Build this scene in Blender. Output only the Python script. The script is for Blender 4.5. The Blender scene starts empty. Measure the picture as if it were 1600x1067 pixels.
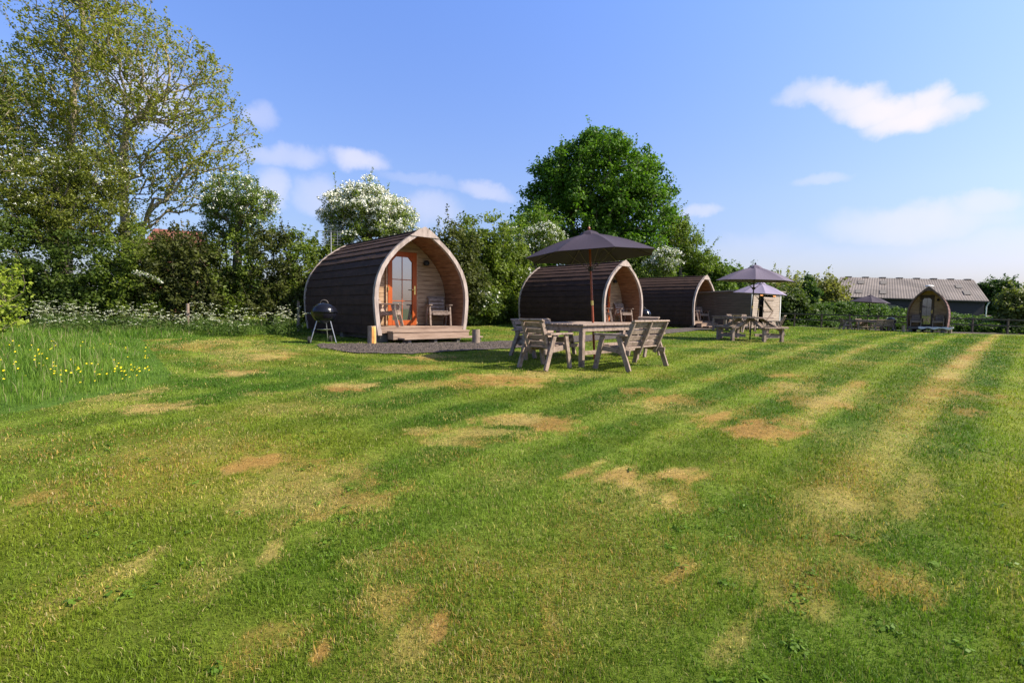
import bpy, math, random
import numpy as np
from mathutils import Vector, Matrix
R_ = math.radians
random.seed(7)
rng = np.random.default_rng(11)
scn = bpy.context.scene
COL = scn.collection

# ------------------------------------------------------------------ camera
EYE = 1.3
PITCH, ROLL, FPX = R_(3.54), R_(0.78), 800.0
F = Vector((0, math.cos(PITCH), -math.sin(PITCH)))
R0 = Vector((1, 0, 0)); U0 = Vector((0, math.sin(PITCH), math.cos(PITCH)))
RT = R0*math.cos(ROLL) + U0*math.sin(ROLL)
UP = U0*math.cos(ROLL) - R0*math.sin(ROLL)
cam = bpy.data.objects.new('camera', bpy.data.cameras.new('camera'))
COL.objects.link(cam); scn.camera = cam
cam.data.sensor_width = 36; cam.data.lens = 18; cam.data.clip_end = 3000; cam.data.clip_start = 0.05
m = Matrix.Identity(4)
for i in range(3):
    m[i][0] = RT[i]; m[i][1] = UP[i]; m[i][2] = -F[i]
m[2][3] = EYE
cam.matrix_world = m
CAM = Vector((0, 0, EYE))
def ray(px, py): return F + RT*((px-800)/FPX) + UP*((533.5-py)/FPX)
def P(px, py, d): return CAM + ray(px, py)*d

# ------------------------------------------------------------------ light
SUN_AZ = R_(-7)            # sun direction in the ground plane, from +X towards -Y
SUN_EL = R_(43)
sv = Vector((math.cos(SUN_EL)*math.cos(SUN_AZ), math.cos(SUN_EL)*math.sin(SUN_AZ), math.sin(SUN_EL)))
sl = bpy.data.lights.new('sun', 'SUN'); sl.energy = 5.0; sl.angle = R_(0.5); sl.color = (1.0, 0.90, 0.74)
so = bpy.data.objects.new('sun', sl); COL.objects.link(so)
so.rotation_euler = sv.to_track_quat('Z', 'Y').to_euler()
scn.view_settings.view_transform = 'Standard'; scn.view_settings.look = 'None'
scn.view_settings.exposure = 0.85; scn.view_settings.gamma = 1
scn.view_settings.use_curve_mapping = False
SKY = 0.1
w = bpy.data.worlds.new('World'); scn.world = w; w.use_nodes = True
nt = w.node_tree; nt.nodes.clear()
def N(t, ty, **kw):
    n = t.nodes.new(ty)
    for k, v in kw.items(): setattr(n, k, v)
    return n
def L(t, a, b): t.links.new(a, b)
sky = N(nt, 'ShaderNodeTexSky', sky_type='NISHITA', sun_disc=False)
sky.sun_elevation = SUN_EL; sky.sun_rotation = math.atan2(sv.x, sv.y)
sky.altitude = 0; sky.air_density = 1.0; sky.dust_density = 1.7; sky.ozone_density = 2.2
tc = N(nt, 'ShaderNodeTexCoord')
nz = N(nt, 'ShaderNodeTexNoise'); nz.inputs['Scale'].default_value = 12; nz.inputs['Detail'].default_value = 9
nz.inputs['Roughness'].default_value = 0.6
L(nt, tc.outputs['Generated'], nz.inputs['Vector'])
sub = N(nt, 'ShaderNodeVectorMath', operation='SUBTRACT'); sub.inputs[1].default_value = (.5, .5, .5)
L(nt, nz.outputs['Color'], sub.inputs[0])
scl = N(nt, 'ShaderNodeVectorMath', operation='SCALE'); scl.inputs['Scale'].default_value = 0.06
L(nt, sub.outputs[0], scl.inputs[0])
wd = N(nt, 'ShaderNodeVectorMath', operation='ADD')
L(nt, tc.outputs['Generated'], wd.inputs[0]); L(nt, scl.outputs[0], wd.inputs[1])
CLOUDS = [  # px, py, half width, half height, opacity, tilt
 (1258,150,34,15,.6,0),(1322,150,52,16,1,.18),(1372,166,56,19,1,.2),(1425,183,50,19,1.0,.05),(1450,160,24,18,.9,0),(1490,168,26,12,.7,0),
 (1288,287,34,10,.4,0),(1425,350,95,24,.6,0),(1450,385,70,26,.25,0),(1545,318,34,15,.55,0),
 (445,244,56,17,.6,-.05),(560,250,38,17,.7,0),(424,296,24,30,.6,0),(500,305,40,28,.45,0),(680,330,46,28,.42,0),(760,298,42,12,.5,.15),(660,282,70,9,.18,.1),
 (1093,329,30,10,.55,0),(235,150,50,38,.6,0),(412,182,24,18,.45,0),(1180,395,90,26,.2,0),(1330,412,220,26,.25,0),(1560,400,110,34,.4,0),
 (60,260,70,40,.3,0)]
acc = None
for (px, py, hw, hh, op, tl) in CLOUDS:
    c = ray(px, py).normalized()
    right = c.cross(Vector((0, 0, 1))).normalized(); up = right.cross(c)
    r2 = right*math.cos(tl) - up*math.sin(tl); u2 = up*math.cos(tl) + right*math.sin(tl)
    k = 1/c.dot(F)
    a = N(nt, 'ShaderNodeVectorMath', operation='DOT_PRODUCT'); a.inputs[1].default_value = r2*(800/hw/1.0)/1.0*k*(1/k)
    b = N(nt, 'ShaderNodeVectorMath', operation='DOT_PRODUCT'); b.inputs[1].default_value = u2*(800/hh)
    L(nt, wd.outputs[0], a.inputs[0]); L(nt, wd.outputs[0], b.inputs[0])
    a2 = N(nt, 'ShaderNodeMath', operation='MULTIPLY'); L(nt, a.outputs['Value'], a2.inputs[0]); L(nt, a.outputs['Value'], a2.inputs[1])
    b2 = N(nt, 'ShaderNodeMath', operation='MULTIPLY_ADD'); L(nt, b.outputs['Value'], b2.inputs[0]); L(nt, b.outputs['Value'], b2.inputs[1]); L(nt, a2.outputs[0], b2.inputs[2])
    mr = N(nt, 'ShaderNodeMapRange', interpolation_type='SMOOTHSTEP')
    mr.inputs['From Min'].default_value = 1.5; mr.inputs['From Max'].default_value = 0.0
    mr.inputs['To Min'].default_value = 0; mr.inputs['To Max'].default_value = op
    L(nt, b2.outputs[0], mr.inputs['Value'])
    if acc is None: acc = mr.outputs[0]
    else:
        mx = N(nt, 'ShaderNodeMath', operation='MAXIMUM'); L(nt, acc, mx.inputs[0]); L(nt, mr.outputs[0], mx.inputs[1]); acc = mx.outputs[0]
nz2 = N(nt, 'ShaderNodeTexNoise'); nz2.inputs['Scale'].default_value = 5; nz2.inputs['Detail'].default_value = 5
L(nt, tc.outputs['Generated'], nz2.inputs['Vector'])
mr2 = N(nt, 'ShaderNodeMapRange'); mr2.inputs['From Min'].default_value = .3; mr2.inputs['From Max'].default_value = .62
mr2.inputs['To Min'].default_value = .55
L(nt, nz2.outputs['Fac'], mr2.inputs['Value'])
cm = N(nt, 'ShaderNodeMath', operation='MULTIPLY'); L(nt, acc, cm.inputs[0]); L(nt, mr2.outputs[0], cm.inputs[1])
# sky tint: multiplied by a height ramp, dimmed above the frame to cut ambient light
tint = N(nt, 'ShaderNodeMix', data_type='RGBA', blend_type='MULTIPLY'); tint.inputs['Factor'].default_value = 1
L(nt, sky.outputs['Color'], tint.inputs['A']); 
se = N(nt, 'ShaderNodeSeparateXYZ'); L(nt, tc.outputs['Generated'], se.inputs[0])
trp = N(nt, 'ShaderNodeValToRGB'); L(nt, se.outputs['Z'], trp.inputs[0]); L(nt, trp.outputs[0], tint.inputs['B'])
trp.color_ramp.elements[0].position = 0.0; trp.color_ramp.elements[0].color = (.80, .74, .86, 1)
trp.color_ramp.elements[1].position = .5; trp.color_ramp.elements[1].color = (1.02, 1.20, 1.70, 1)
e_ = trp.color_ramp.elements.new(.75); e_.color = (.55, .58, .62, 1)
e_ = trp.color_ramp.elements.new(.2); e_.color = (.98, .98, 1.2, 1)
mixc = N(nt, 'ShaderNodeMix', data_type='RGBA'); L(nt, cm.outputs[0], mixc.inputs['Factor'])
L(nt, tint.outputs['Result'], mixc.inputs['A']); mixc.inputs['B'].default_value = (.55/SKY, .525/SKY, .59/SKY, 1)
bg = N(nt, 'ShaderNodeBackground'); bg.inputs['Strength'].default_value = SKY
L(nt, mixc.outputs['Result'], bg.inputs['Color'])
wo = N(nt, 'ShaderNodeOutputWorld'); L(nt, bg.outputs[0], wo.inputs['Surface'])

# ------------------------------------------------------------------ helpers
def tag(o, label=None, cat=None, group=None, kind=None):
    if label: o['label'] = label
    if cat: o['category'] = cat
    if group: o['group'] = group
    if kind: o['kind'] = kind
    return o
def empty(name, loc, rz=0, label=None, cat=None, group=None):
    o = bpy.data.objects.new(name, None); COL.objects.link(o)
    o.location = loc; o.rotation_euler = (0, 0, rz); o.empty_display_size = .2
    return tag(o, label, cat, group)
def copy_tree(o, parent=None):
    c = o.copy(); COL.objects.link(c)
    if parent: c.parent = parent
    for ch in list(o.children): copy_tree(ch, c)
    return c
def place(o, loc, rz, label, group=None):
    o.location = loc; o.rotation_euler[2] = rz
    o['label'] = label
    if group: o['group'] = group
    return o
class MB:
    def __init__(s): s.v = []; s.f = []
    def add(s, vs, fs):
        b = len(s.v); s.v += [tuple(v) for v in vs]; s.f += [tuple(b+i for i in f) for f in fs]; return s
    def box(s, x0, x1, y0, y1, z0, z1, M=None):
        vs = [Vector((x, y, z)) for z in (z0, z1) for x, y in ((x0, y0), (x1, y0), (x1, y1), (x0, y1))]
        if M: vs = [M @ v for v in vs]
        return s.add(vs, [(0,3,2,1),(4,5,6,7),(0,1,5,4),(1,2,6,5),(2,3,7,6),(3,0,4,7)])
    def bar(s, a, b, wx, wy, side=(1, 0, 0)):      # rectangular bar from a to b; wx along side
        a = Vector(a); b = Vector(b); d = (b-a).normalized(); sx = Vector(side)
        sx = (sx - d*sx.dot(d)).normalized(); sy = d.cross(sx)
        vs = [p + sx*i*wx/2 + sy*j*wy/2 for p in (a, b) for i, j in ((-1,-1),(1,-1),(1,1),(-1,1))]
        return s.add(vs, [(0,3,2,1),(4,5,6,7),(0,1,5,4),(1,2,6,5),(2,3,7,6),(3,0,4,7)])
    def tube(s, pts, rad, n=10, cap=True):
        pts = [Vector(p) for p in pts]
        if not hasattr(rad, '__len__'): rad = [rad]*len(pts)
        rings = []; b = len(s.v)
        for i, p in enumerate(pts):
            d = (pts[min(i+1, len(pts)-1)] - pts[max(i-1, 0)]).normalized()
            ref = Vector((0, 0, 1)) if abs(d.z) < .9 else Vector((1, 0, 0))
            sx = d.cross(ref).normalized(); sy = sx.cross(d)
            s.v += [tuple(p + (sx*math.cos(2*math.pi*k/n) + sy*math.sin(2*math.pi*k/n))*rad[i]) for k in range(n)]
        for i in range(len(pts)-1):
            for k in range(n):
                s.f.append((b+i*n+k, b+i*n+(k+1) % n, b+(i+1)*n+(k+1) % n, b+(i+1)*n+k))
        if cap:
            s.f.append(tuple(b+k for k in range(n))[::-1]); s.f.append(tuple(b+(len(pts)-1)*n+k for k in range(n)))
        return s
    def lathe(s, prof, n=20, c=(0, 0, 0)):
        b = len(s.v)
        for r, z in prof:
            s.v += [(c[0]+r*math.cos(2*math.pi*k/n), c[1]+r*math.sin(2*math.pi*k/n), c[2]+z) for k in range(n)]
        for i in range(len(prof)-1):
            for k in range(n): s.f.append((b+i*n+k, b+i*n+(k+1) % n, b+(i+1)*n+(k+1) % n, b+(i+1)*n+k))
        return s
    def prism(s, poly, y0, y1):                    # poly in xz, extruded along y
        n = len(poly)
        vs = [(x, y0, z) for x, z in poly] + [(x, y1, z) for x, z in poly]
        fs = [tuple(range(n)), tuple(range(2*n-1, n-1, -1))] + [(i, (i+1) % n+0, (i+1) % n+n, i+n)[::-1] for i in range(n)]
        return s.add(vs, fs)
    def build(s, name, mat, parent=None, bevel=0, smooth=False, M=None):
        me = bpy.data.meshes.new(name)
        vs = [tuple(M @ Vector(v)) for v in s.v] if M else s.v
        me.from_pydata(vs, [], s.f); me.materials.append(mat); me.update()
        import bmesh
        bm = bmesh.new(); bm.from_mesh(me); bmesh.ops.recalc_face_normals(bm, faces=bm.faces); bm.to_mesh(me); bm.free()
        if smooth: me.polygons.foreach_set('use_smooth', [True]*len(me.polygons))
        o = bpy.data.objects.new(name, me); COL.objects.link(o)
        if parent: o.parent = parent
        if bevel:
            bv = o.modifiers.new('bevel', 'BEVEL'); bv.width = bevel; bv.segments = 1; bv.limit_method = 'ANGLE'
        return o
def mesh_np(name, V, faces, mat, parent=None, col=None, smooth=False):
    """V (n,3); faces (m,k) with one k; col (n,3) linear colour per vertex"""
    me = bpy.data.meshes.new(name); k = faces.shape[1]; mfa = len(faces)
    me.vertices.add(len(V)); me.vertices.foreach_set('co', V.astype(np.float32).ravel())
    me.loops.add(mfa*k); me.loops.foreach_set('vertex_index', faces.astype(np.int32).ravel())
    me.polygons.add(mfa); me.polygons.foreach_set('loop_start', np.arange(0, mfa*k, k, dtype=np.int32))
    me.polygons.foreach_set('loop_total', np.full(mfa, k, dtype=np.int32))
    if smooth: me.polygons.foreach_set('use_smooth', np.ones(mfa, dtype=bool))
    if col is not None:
        a = me.color_attributes.new('tint', 'FLOAT_COLOR', 'POINT')
        c4 = np.ones((len(V), 4), np.float32); c4[:, :3] = col
        a.data.foreach_set('color', c4.ravel())
    me.materials.append(mat); me.update(calc_edges=True)
    o = bpy.data.objects.new(name, me); COL.objects.link(o)
    if parent: o.parent = parent
    return o

# ------------------------------------------------------------------ numpy noise
_perm = np.random.default_rng(3).random((256, 256))
def vnoise(x, y):
    xi = np.floor(x).astype(int); yi = np.floor(y).astype(int); fx = x-xi; fy = y-yi
    fx = fx*fx*(3-2*fx); fy = fy*fy*(3-2*fy)
    g = lambda a, b: _perm[a % 256, b % 256]
    return (g(xi, yi)*(1-fx)+g(xi+1, yi)*fx)*(1-fy) + (g(xi, yi+1)*(1-fx)+g(xi+1, yi+1)*fx)*fy
def fbm(x, y, o=4):
    s = 0; a = .5; t = 0
    for i in range(o): s = s + a*vnoise(x*2**i+17*i, y*2**i-9*i); t += a; a *= .55
    return s/t
def sstep(a, b, x):
    t = np.clip((x-a)/(b-a), 0, 1); return t*t*(3-2*t)

# ------------------------------------------------------------------ terrain
FA, FB, FC = np.array([22.6, 44.]), np.array([33.5, 40.3]), np.array([44., 37.])   # fence line
fn = np.array([-(FB-FA)[1], (FB-FA)[0]]); fn = fn/np.linalg.norm(fn)
def gz(x, y):
    x = np.asarray(x, float); y = np.asarray(y, float)
    z = .5*(1-np.exp(-np.clip(y, -1, 300)/7)) - .006*np.clip(x, -60, 60) - .011*np.clip(x-10, 0, 35)
    z = z + .03*np.clip(y-22, 0, 12)*np.clip((6-x)/6, 0, 1)
    s = (x-FA[0])*fn[0] + (y-FA[1])*fn[1]
    al = (x-FA[0])*fn[1] - (y-FA[1])*fn[0]
    h = np.interp(al, [-30, -6, 0, 4, 9, 12, 20, 40], [0, .3, 1.0, 1.5, 1.65, 1.05, .55, .4])
    return z + h*sstep(.6, 5, s)
def gz1(x, y): return float(gz(x, y))
def G(px, py, lift=0):
    r = ray(px, py); lo, hi = .5, None
    t = .5
    while t < 300:
        p = CAM + r*t
        if p.z < gz1(p.x, p.y)+lift: hi = t; break
        lo = t; t *= 1.05
    if hi is None: p = CAM+r*300; return Vector((p.x, p.y, gz1(p.x, p.y)))
    for _ in range(30):
        mid = (lo+hi)/2; p = CAM+r*mid
        if p.z < gz1(p.x, p.y)+lift: hi = mid
        else: lo = mid
    p = CAM+r*hi; return Vector((p.x, p.y, gz1(p.x, p.y)))
def on(x, y): return Vector((x, y, gz1(x, y)))

# ------------------------------------------------------------------ materials
def mat(name):
    m = bpy.data.materials.new(name); m.use_nodes = True; t = m.node_tree
    return m, t, t.nodes['Principled BSDF']
def noise_mat(name, c1, c2, scale=(8, 8, 8), rough=.7, bump=.3, detail=6, bdist=.01, lo=.3, hi=.7, spec=.3, c3=None):
    m, t, b = mat(name)
    tcn = N(t, 'ShaderNodeTexCoord'); mp = N(t, 'ShaderNodeMapping'); mp.inputs['Scale'].default_value = scale
    L(t, tcn.outputs['Object'], mp.inputs['Vector'])
    oi = N(t, 'ShaderNodeObjectInfo'); L(t, oi.outputs['Random'], mp.inputs['Location'])
    n = N(t, 'ShaderNodeTexNoise'); n.inputs['Scale'].default_value = 1; n.inputs['Detail'].default_value = detail; n.inputs['Roughness'].default_value = .65
    L(t, mp.outputs[0], n.inputs['Vector'])
    cr = N(t, 'ShaderNodeValToRGB'); cr.color_ramp.elements[0].position = lo; cr.color_ramp.elements[1].position = hi
    cr.color_ramp.elements[0].color = (*c1, 1); cr.color_ramp.elements[1].color = (*c2, 1)
    if c3:
        e = cr.color_ramp.elements.new((lo+hi)/2); e.color = (*c3, 1)
    L(t, n.outputs['Fac'], cr.inputs[0]); L(t, cr.outputs[0], b.inputs['Base Color'])
    b.inputs['Roughness'].default_value = rough; b.inputs['Specular IOR Level'].default_value = spec
    if bump:
        bp = N(t, 'ShaderNodeBump'); bp.inputs['Strength'].default_value = bump; bp.inputs['Distance'].default_value = bdist
        L(t, n.outputs['Fac'], bp.inputs['Height']); L(t, bp.outputs[0], b.inputs['Normal'])
    return m
def attr_mat(name, rough=.6, transl=.35, fine=None, spec=.25, tcol=(1.0, 1.1, .5)):
    m, t, b = mat(name)
    at = N(t, 'ShaderNodeAttribute'); at.attribute_name = 'tint'
    L(t, at.outputs['Color'], b.inputs['Base Color']); b.inputs['Roughness'].default_value = rough
    b.inputs['Specular IOR Level'].default_value = spec
    if transl:
        tr = N(t, 'ShaderNodeBsdfTranslucent')
        mu = N(t, 'ShaderNodeMix', data_type='RGBA', blend_type='MULTIPLY'); mu.inputs['Factor'].default_value = 1
        L(t, at.outputs['Color'], mu.inputs['A']); mu.inputs['B'].default_value = (*[c*1.3 for c in tcol], 1)
        L(t, mu.outputs['Result'], tr.inputs['Color'])
        mx = N(t, 'ShaderNodeMixShader'); mx.inputs[0].default_value = transl
        L(t, b.outputs[0], mx.inputs[1]); L(t, tr.outputs[0], mx.inputs[2])
        L(t, mx.outputs[0], t.nodes['Material Output'].inputs['Surface'])
    return m
M = {}
M['leaf'] = attr_mat('leaf', .55, .38)
M['blossom'] = noise_mat('blossom', (.62, .64, .5), (.85, .84, .78), (3, 3, 3), .8, 0)
M['grassblade'] = attr_mat('grass_blade', .55, .3)
M['bark'] = noise_mat('bark', (.07, .055, .04), (.2, .165, .125), (14, 14, 3), .9, .5)
M['greybark'] = noise_mat('grey_bark', (.17, .14, .09), (.38, .32, .22), (10, 10, 3), .9, .5)
M['timber'] = noise_mat('weathered_timber', (.13, .092, .07), (.37, .28, .225), (14, 14, 14), .85, .45, c3=(.26, .195, .155))
M['timber_y'] = noise_mat('weathered_timber_seat', (.14, .10, .078), (.38, .29, .235), (22, 5, 22), .85, .4)
M['timber_dark'] = noise_mat('dark_timber', (.07, .058, .052), (.17, .145, .13), (12, 12, 12), .85, .35)
M['arch'] = noise_mat('arch_timber', (.22, .175, .15), (.48, .40, .36), (12, 12, 3), .8, .3, c3=(.36, .29, .255))
M['step'] = noise_mat('step_timber', (.19, .125, .09), (.37, .27, .205), (2.5, 14, 20), .85, .35)
M['lining'] = noise_mat('cedar_lining', (.15, .066, .033), (.31, .165, .09), (3, 3, 18), .7, .2, c3=(.23, .115, .058))
M['wallboard'] = noise_mat('porch_wall_board', (.22, .13, .07), (.50, .345, .21), (2.2, 2.2, 22), .75, .3, c3=(.37, .24, .14))
M['shingle'] = noise_mat('brown_shingle', (.024, .011, .008), (.060, .029, .021), (7, 2.2, 7), .8, .5, bdist=.015, spec=.35)
M['door'] = noise_mat('orange_stained_wood', (.33, .060, .008), (.44, .09, .012), (14, 14, 3), .5, .1)
M['doordark'] = M['door']
M['brass'] = noise_mat('brass', (.65, .45, .12), (.75, .55, .2), (5, 5, 5), .35, 0); M['brass'].node_tree.nodes['Principled BSDF'].inputs['Metallic'].default_value = .8
M['metal'] = noise_mat('brushed_aluminium', (.32, .32, .32), (.45, .45, .46), (20, 20, 20), .4, 0); M['metal'].node_tree.nodes['Principled BSDF'].inputs['Metallic'].default_value = .8
M['enamel'] = noise_mat('dark_enamel', (.006, .006, .010), (.009, .010, .017), (4, 4, 4), .18, 0, spec=.4)
M['rubber'] = noise_mat('black_rubber', (.02, .02, .02), (.04, .04, .04), (20, 20, 20), .8, .1)
M['black'] = noise_mat('black_metal', (.012, .012, .012), (.03, .03, .03), (20, 20, 20), .5, .1)
M['canvas'] = noise_mat('plum_canvas', (.030, .022, .038), (.044, .033, .054), (60, 60, 60), .8, .2, bdist=.002)
M['fcanvas'] = noise_mat('faded_canvas', (.20, .17, .25), (.27, .235, .33), (60, 60, 60), .8, .2, bdist=.002)
M['mcanvas'] = noise_mat('greyed_canvas', (.10, .082, .12), (.135, .112, .16), (60, 60, 60), .8, .2, bdist=.002)
M['polewood'] = noise_mat('varnished_pole', (.20, .045, .02), (.32, .08, .035), (6, 6, 14), .4, .1)
M['white'] = noise_mat('white_plastic', (.62, .62, .6), (.78, .78, .76), (8, 8, 8), .5, 0)
M['cutwood'] = noise_mat('cut_orange_wood', (.42, .17, .04), (.85, .45, .14), (9, 9, 4), .6, .3, c3=(.75, .36, .1))
M['logbark'] = noise_mat('log_bark', (.16, .12, .09), (.34, .27, .21), (20, 20, 5), .9, .6)
M['fence'] = noise_mat('fence_timber', (.05, .04, .03), (.13, .11, .085), (6, 6, 12), .9, .3)
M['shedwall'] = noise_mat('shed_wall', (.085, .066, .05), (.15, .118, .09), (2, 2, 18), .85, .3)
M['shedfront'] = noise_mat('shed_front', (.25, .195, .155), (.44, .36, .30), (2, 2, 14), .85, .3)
M['felt'] = noise_mat('roof_felt', (.20, .17, .15), (.3, .26, .23), (8, 8, 8), .9, .2)
M['orange'] = noise_mat('orange_block', (.55, .2, .05), (.75, .3, .08), (8, 8, 8), .6, .1)
M['interior'] = noise_mat('dark_interior', (.012, .01, .009), (.022, .018, .016), (4, 4, 4), .9, 0)
M['barnwall'] = noise_mat('barn_blue_cladding', (.005, .007, .013), (.009, .012, .021), (40, 2, 2), .6, .2)
M['barnblock'] = noise_mat('barn_blockwork', (.11, .10, .085), (.17, .155, .135), (6, 6, 6), .9, .2)
M['rooflight'] = noise_mat('dirty_rooflight', (.09, .08, .07), (.13, .115, .10), (6, 6, 6), .7, .1)
M['gravelm'] = None
def glass_mat():
    m, t, b = mat('door_glass')
    b.inputs['Base Color'].default_value = (.012, .014, .016, 1); b.inputs['Roughness'].default_value = .3
    g = N(t, 'ShaderNodeBsdfGlossy'); g.inputs['Roughness'].default_value = .02; g.inputs['Color'].default_value = (.85, .88, .95, 1)
    mx = N(t, 'ShaderNodeMixShader'); mx.inputs[0].default_value = .25
    tn = N(t, 'ShaderNodeTexNoise'); tn.inputs['Scale'].default_value = 1.5
    bp = N(t, 'ShaderNodeBump'); bp.inputs['Strength'].default_value = .02; L(t, tn.outputs['Fac'], bp.inputs['Height']); L(t, bp.outputs[0], g.inputs['Normal'])
    L(t, b.outputs[0], mx.inputs[1]); L(t, g.outputs[0], mx.inputs[2]); L(t, mx.outputs[0], t.nodes['Material Output'].inputs['Surface'])
    return m
M['glass'] = glass_mat()
def roof_mat():
    m, t, b = mat('corrugated_fibre_cement')
    tcn = N(t, 'ShaderNodeTexCoord')
    n = N(t, 'ShaderNodeTexNoise'); n.inputs['Scale'].default_value = .35; n.inputs['Detail'].default_value = 7
    L(t, tcn.outputs['Object'], n.inputs['Vector'])
    cr = N(t, 'ShaderNodeValToRGB'); cr.color_ramp.elements[0].position = .35; cr.color_ramp.elements[1].position = .65
    cr.color_ramp.elements[0].color = (.095, .08, .073, 1); cr.color_ramp.elements[1].color = (.165, .14, .128, 1)
    L(t, n.outputs['Fac'], cr.inputs[0]); L(t, cr.outputs[0], b.inputs['Base Color']); b.inputs['Roughness'].default_value = .9
    return m
M['roof'] = roof_mat()
def tile_mat():
    m, t, b = mat('red_roof_tile')
    tcn = N(t, 'ShaderNodeTexCoord'); br = N(t, 'ShaderNodeTexBrick'); br.inputs['Scale'].default_value = 3
    br.inputs['Color1'].default_value = (.26, .085, .06, 1); br.inputs['Color2'].default_value = (.18, .06, .045, 1); br.inputs['Mortar'].default_value = (.1, .05, .04, 1)
    L(t, tcn.outputs['Object'], br.inputs['Vector']); L(t, br.outputs['Color'], b.inputs['Base Color']); b.inputs['Roughness'].default_value = .85
    return m
M['tile'] = tile_mat()
def gravel_mat():
    m, t, b = mat('dark_gravel')
    tcn = N(t, 'ShaderNodeTexCoord'); v = N(t, 'ShaderNodeTexVoronoi'); v.inputs['Scale'].default_value = 28
    L(t, tcn.outputs['Object'], v.inputs['Vector'])
    cr = N(t, 'ShaderNodeValToRGB'); cr.color_ramp.elements[0].color = (.022, .017, .015, 1); cr.color_ramp.elements[1].color = (.13, .10, .085, 1)
    sp = N(t, 'ShaderNodeSeparateColor'); L(t, v.outputs['Color'], sp.inputs[0]); L(t, sp.outputs[0], cr.inputs[0])
    L(t, cr.outputs[0], b.inputs['Base Color']); b.inputs['Roughness'].default_value = .9
    bp = N(t, 'ShaderNodeBump'); bp.inputs['Distance'].default_value = .03; bp.inputs['Strength'].default_value = .9; bp.invert = True
    L(t, v.outputs['Distance'], bp.inputs['Height']); L(t, bp.outputs[0], b.inputs['Normal'])
    return m
M['gravelm'] = gravel_mat()
def ground_mat():
    m, t, b = mat('lawn')
    at = N(t, 'ShaderNodeAttribute'); at.attribute_name = 'tint'
    ge = N(t, 'ShaderNodeNewGeometry')
    mp = N(t, 'ShaderNodeMapping'); mp.inputs['Scale'].default_value = (1, 1, .3); L(t, ge.outputs['Position'], mp.inputs['Vector'])
    n1 = N(t, 'ShaderNodeTexNoise'); n1.inputs['Scale'].default_value = 24; n1.inputs['Detail'].default_value = 8; n1.inputs['Roughness'].default_value = .75
    n2 = N(t, 'ShaderNodeTexNoise'); n2.inputs['Scale'].default_value = 3.1; n2.inputs['Detail'].default_value = 6; n2.inputs['Roughness'].default_value = .7
    L(t, mp.outputs[0], n1.inputs['Vector']); L(t, mp.outputs[0], n2.inputs['Vector'])
    r1 = N(t, 'ShaderNodeMapRange'); r1.inputs['From Min'].default_value = .3; r1.inputs['From Max'].default_value = .7; r1.inputs['To Min'].default_value = .55; r1.inputs['To Max'].default_value = 1.45
    r2 = N(t, 'ShaderNodeMapRange'); r2.inputs['From Min'].default_value = .3; r2.inputs['From Max'].default_value = .7; r2.inputs['To Min'].default_value = .8; r2.inputs['To Max'].default_value = 1.2
    L(t, n1.outputs['Fac'], r1.inputs['Value']); L(t, n2.outputs['Fac'], r2.inputs['Value'])
    mm = N(t, 'ShaderNodeMath', operation='MULTIPLY'); L(t, r1.outputs[0], mm.inputs[0]); L(t, r2.outputs[0], mm.inputs[1])
    vm = N(t, 'ShaderNodeVectorMath', operation='SCALE'); L(t, at.outputs['Color'], vm.inputs[0]); L(t, mm.outputs[0], vm.inputs['Scale'])
    L(t, vm.outputs[0], b.inputs['Base Color']); b.inputs['Roughness'].default_value = .9; b.inputs['Specular IOR Level'].default_value = .1
    bp = N(t, 'ShaderNodeBump'); bp.inputs['Distance'].default_value = .05; bp.inputs['Strength'].default_value = .6
    L(t, n1.outputs['Fac'], bp.inputs['Height']); L(t, bp.outputs[0], b.inputs['Normal'])
    return m
M['ground'] = ground_mat()

# ------------------------------------------------------------------ lawn colour: mowing stripes, dry patches
PATCH = [(240,638,46,10,1),(370,583,26,5,.95),(415,556,34,6,.8),(390,549,60,7,.5),(300,541,40,6,.5),(340,534,40,4,.6),(550,604,26,6,1),
 (400,724,34,12,1),(500,770,90,42,.5),(520,785,50,30,.6),(470,735,55,20,.4),(398,772,20,26,.5),(428,855,12,20,.6),(470,790,30,12,.4),(150,622,60,9,.45),(235,612,16,4,.6),
 (82,772,26,8,.5),(180,790,50,8,.3),(800,592,62,8,.9),(850,586,40,5,.7),(690,600,55,6,.5),(820,660,80,9,.8),(760,676,90,8,.6),(700,690,50,6,.5),(672,558,22,4,1),(640,575,50,4,.5),
 (980,748,75,17,.9),(1050,741,36,9,.9),(1040,775,70,20,.35),(940,780,40,12,.3),(995,610,20,4,.9),(1050,628,44,9,.7),(1120,652,34,9,.9),(1190,669,46,12,1),(1230,658,30,8,.7),
 (1290,628,40,9,.9),(1330,612,40,6,.5),(1255,607,40,7,.7),(1220,587,16,4,.9),(1500,611,40,4,.8),(1512,643,20,7,.9),(1060,890,20,11,.7),(430,640,50,10,.3),(410,615,30,5,.35),
 (1300,800,55,30,.4),(1260,830,40,16,.3),(1440,770,26,34,.4),(1400,910,50,12,.5),(1210,890,60,30,.35),(610,940,70,35,.5),(640,990,60,40,.5),(686,975,14,26,.95),(505,1010,16,9,.95),(560,955,30,12,.5),
 (450,1000,60,30,.35),(230,870,16,8,.5),(620,870,60,30,.35),(700,880,60,30,.3),(1130,650,60,14,.3),(860,960,12,8,.4),(1150,990,16,10,.4),(870,1010,30,20,.3),(120,930,40,12,.25),(320,900,40,14,.25)]
PW = []
for (px, py, rx, ry, s) in PATCH:
    c = G(px, py); a = G(px, py-ry); b = G(px, min(py+ry, 1066)); d = (c-CAM).dot(F)
    PW.append((c.x, c.y, rx*d/FPX*1.0, max(.12, abs(a.y-b.y)/2), s, px > 950))
SD = np.array([.695, .719])                 # mowing direction
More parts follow.
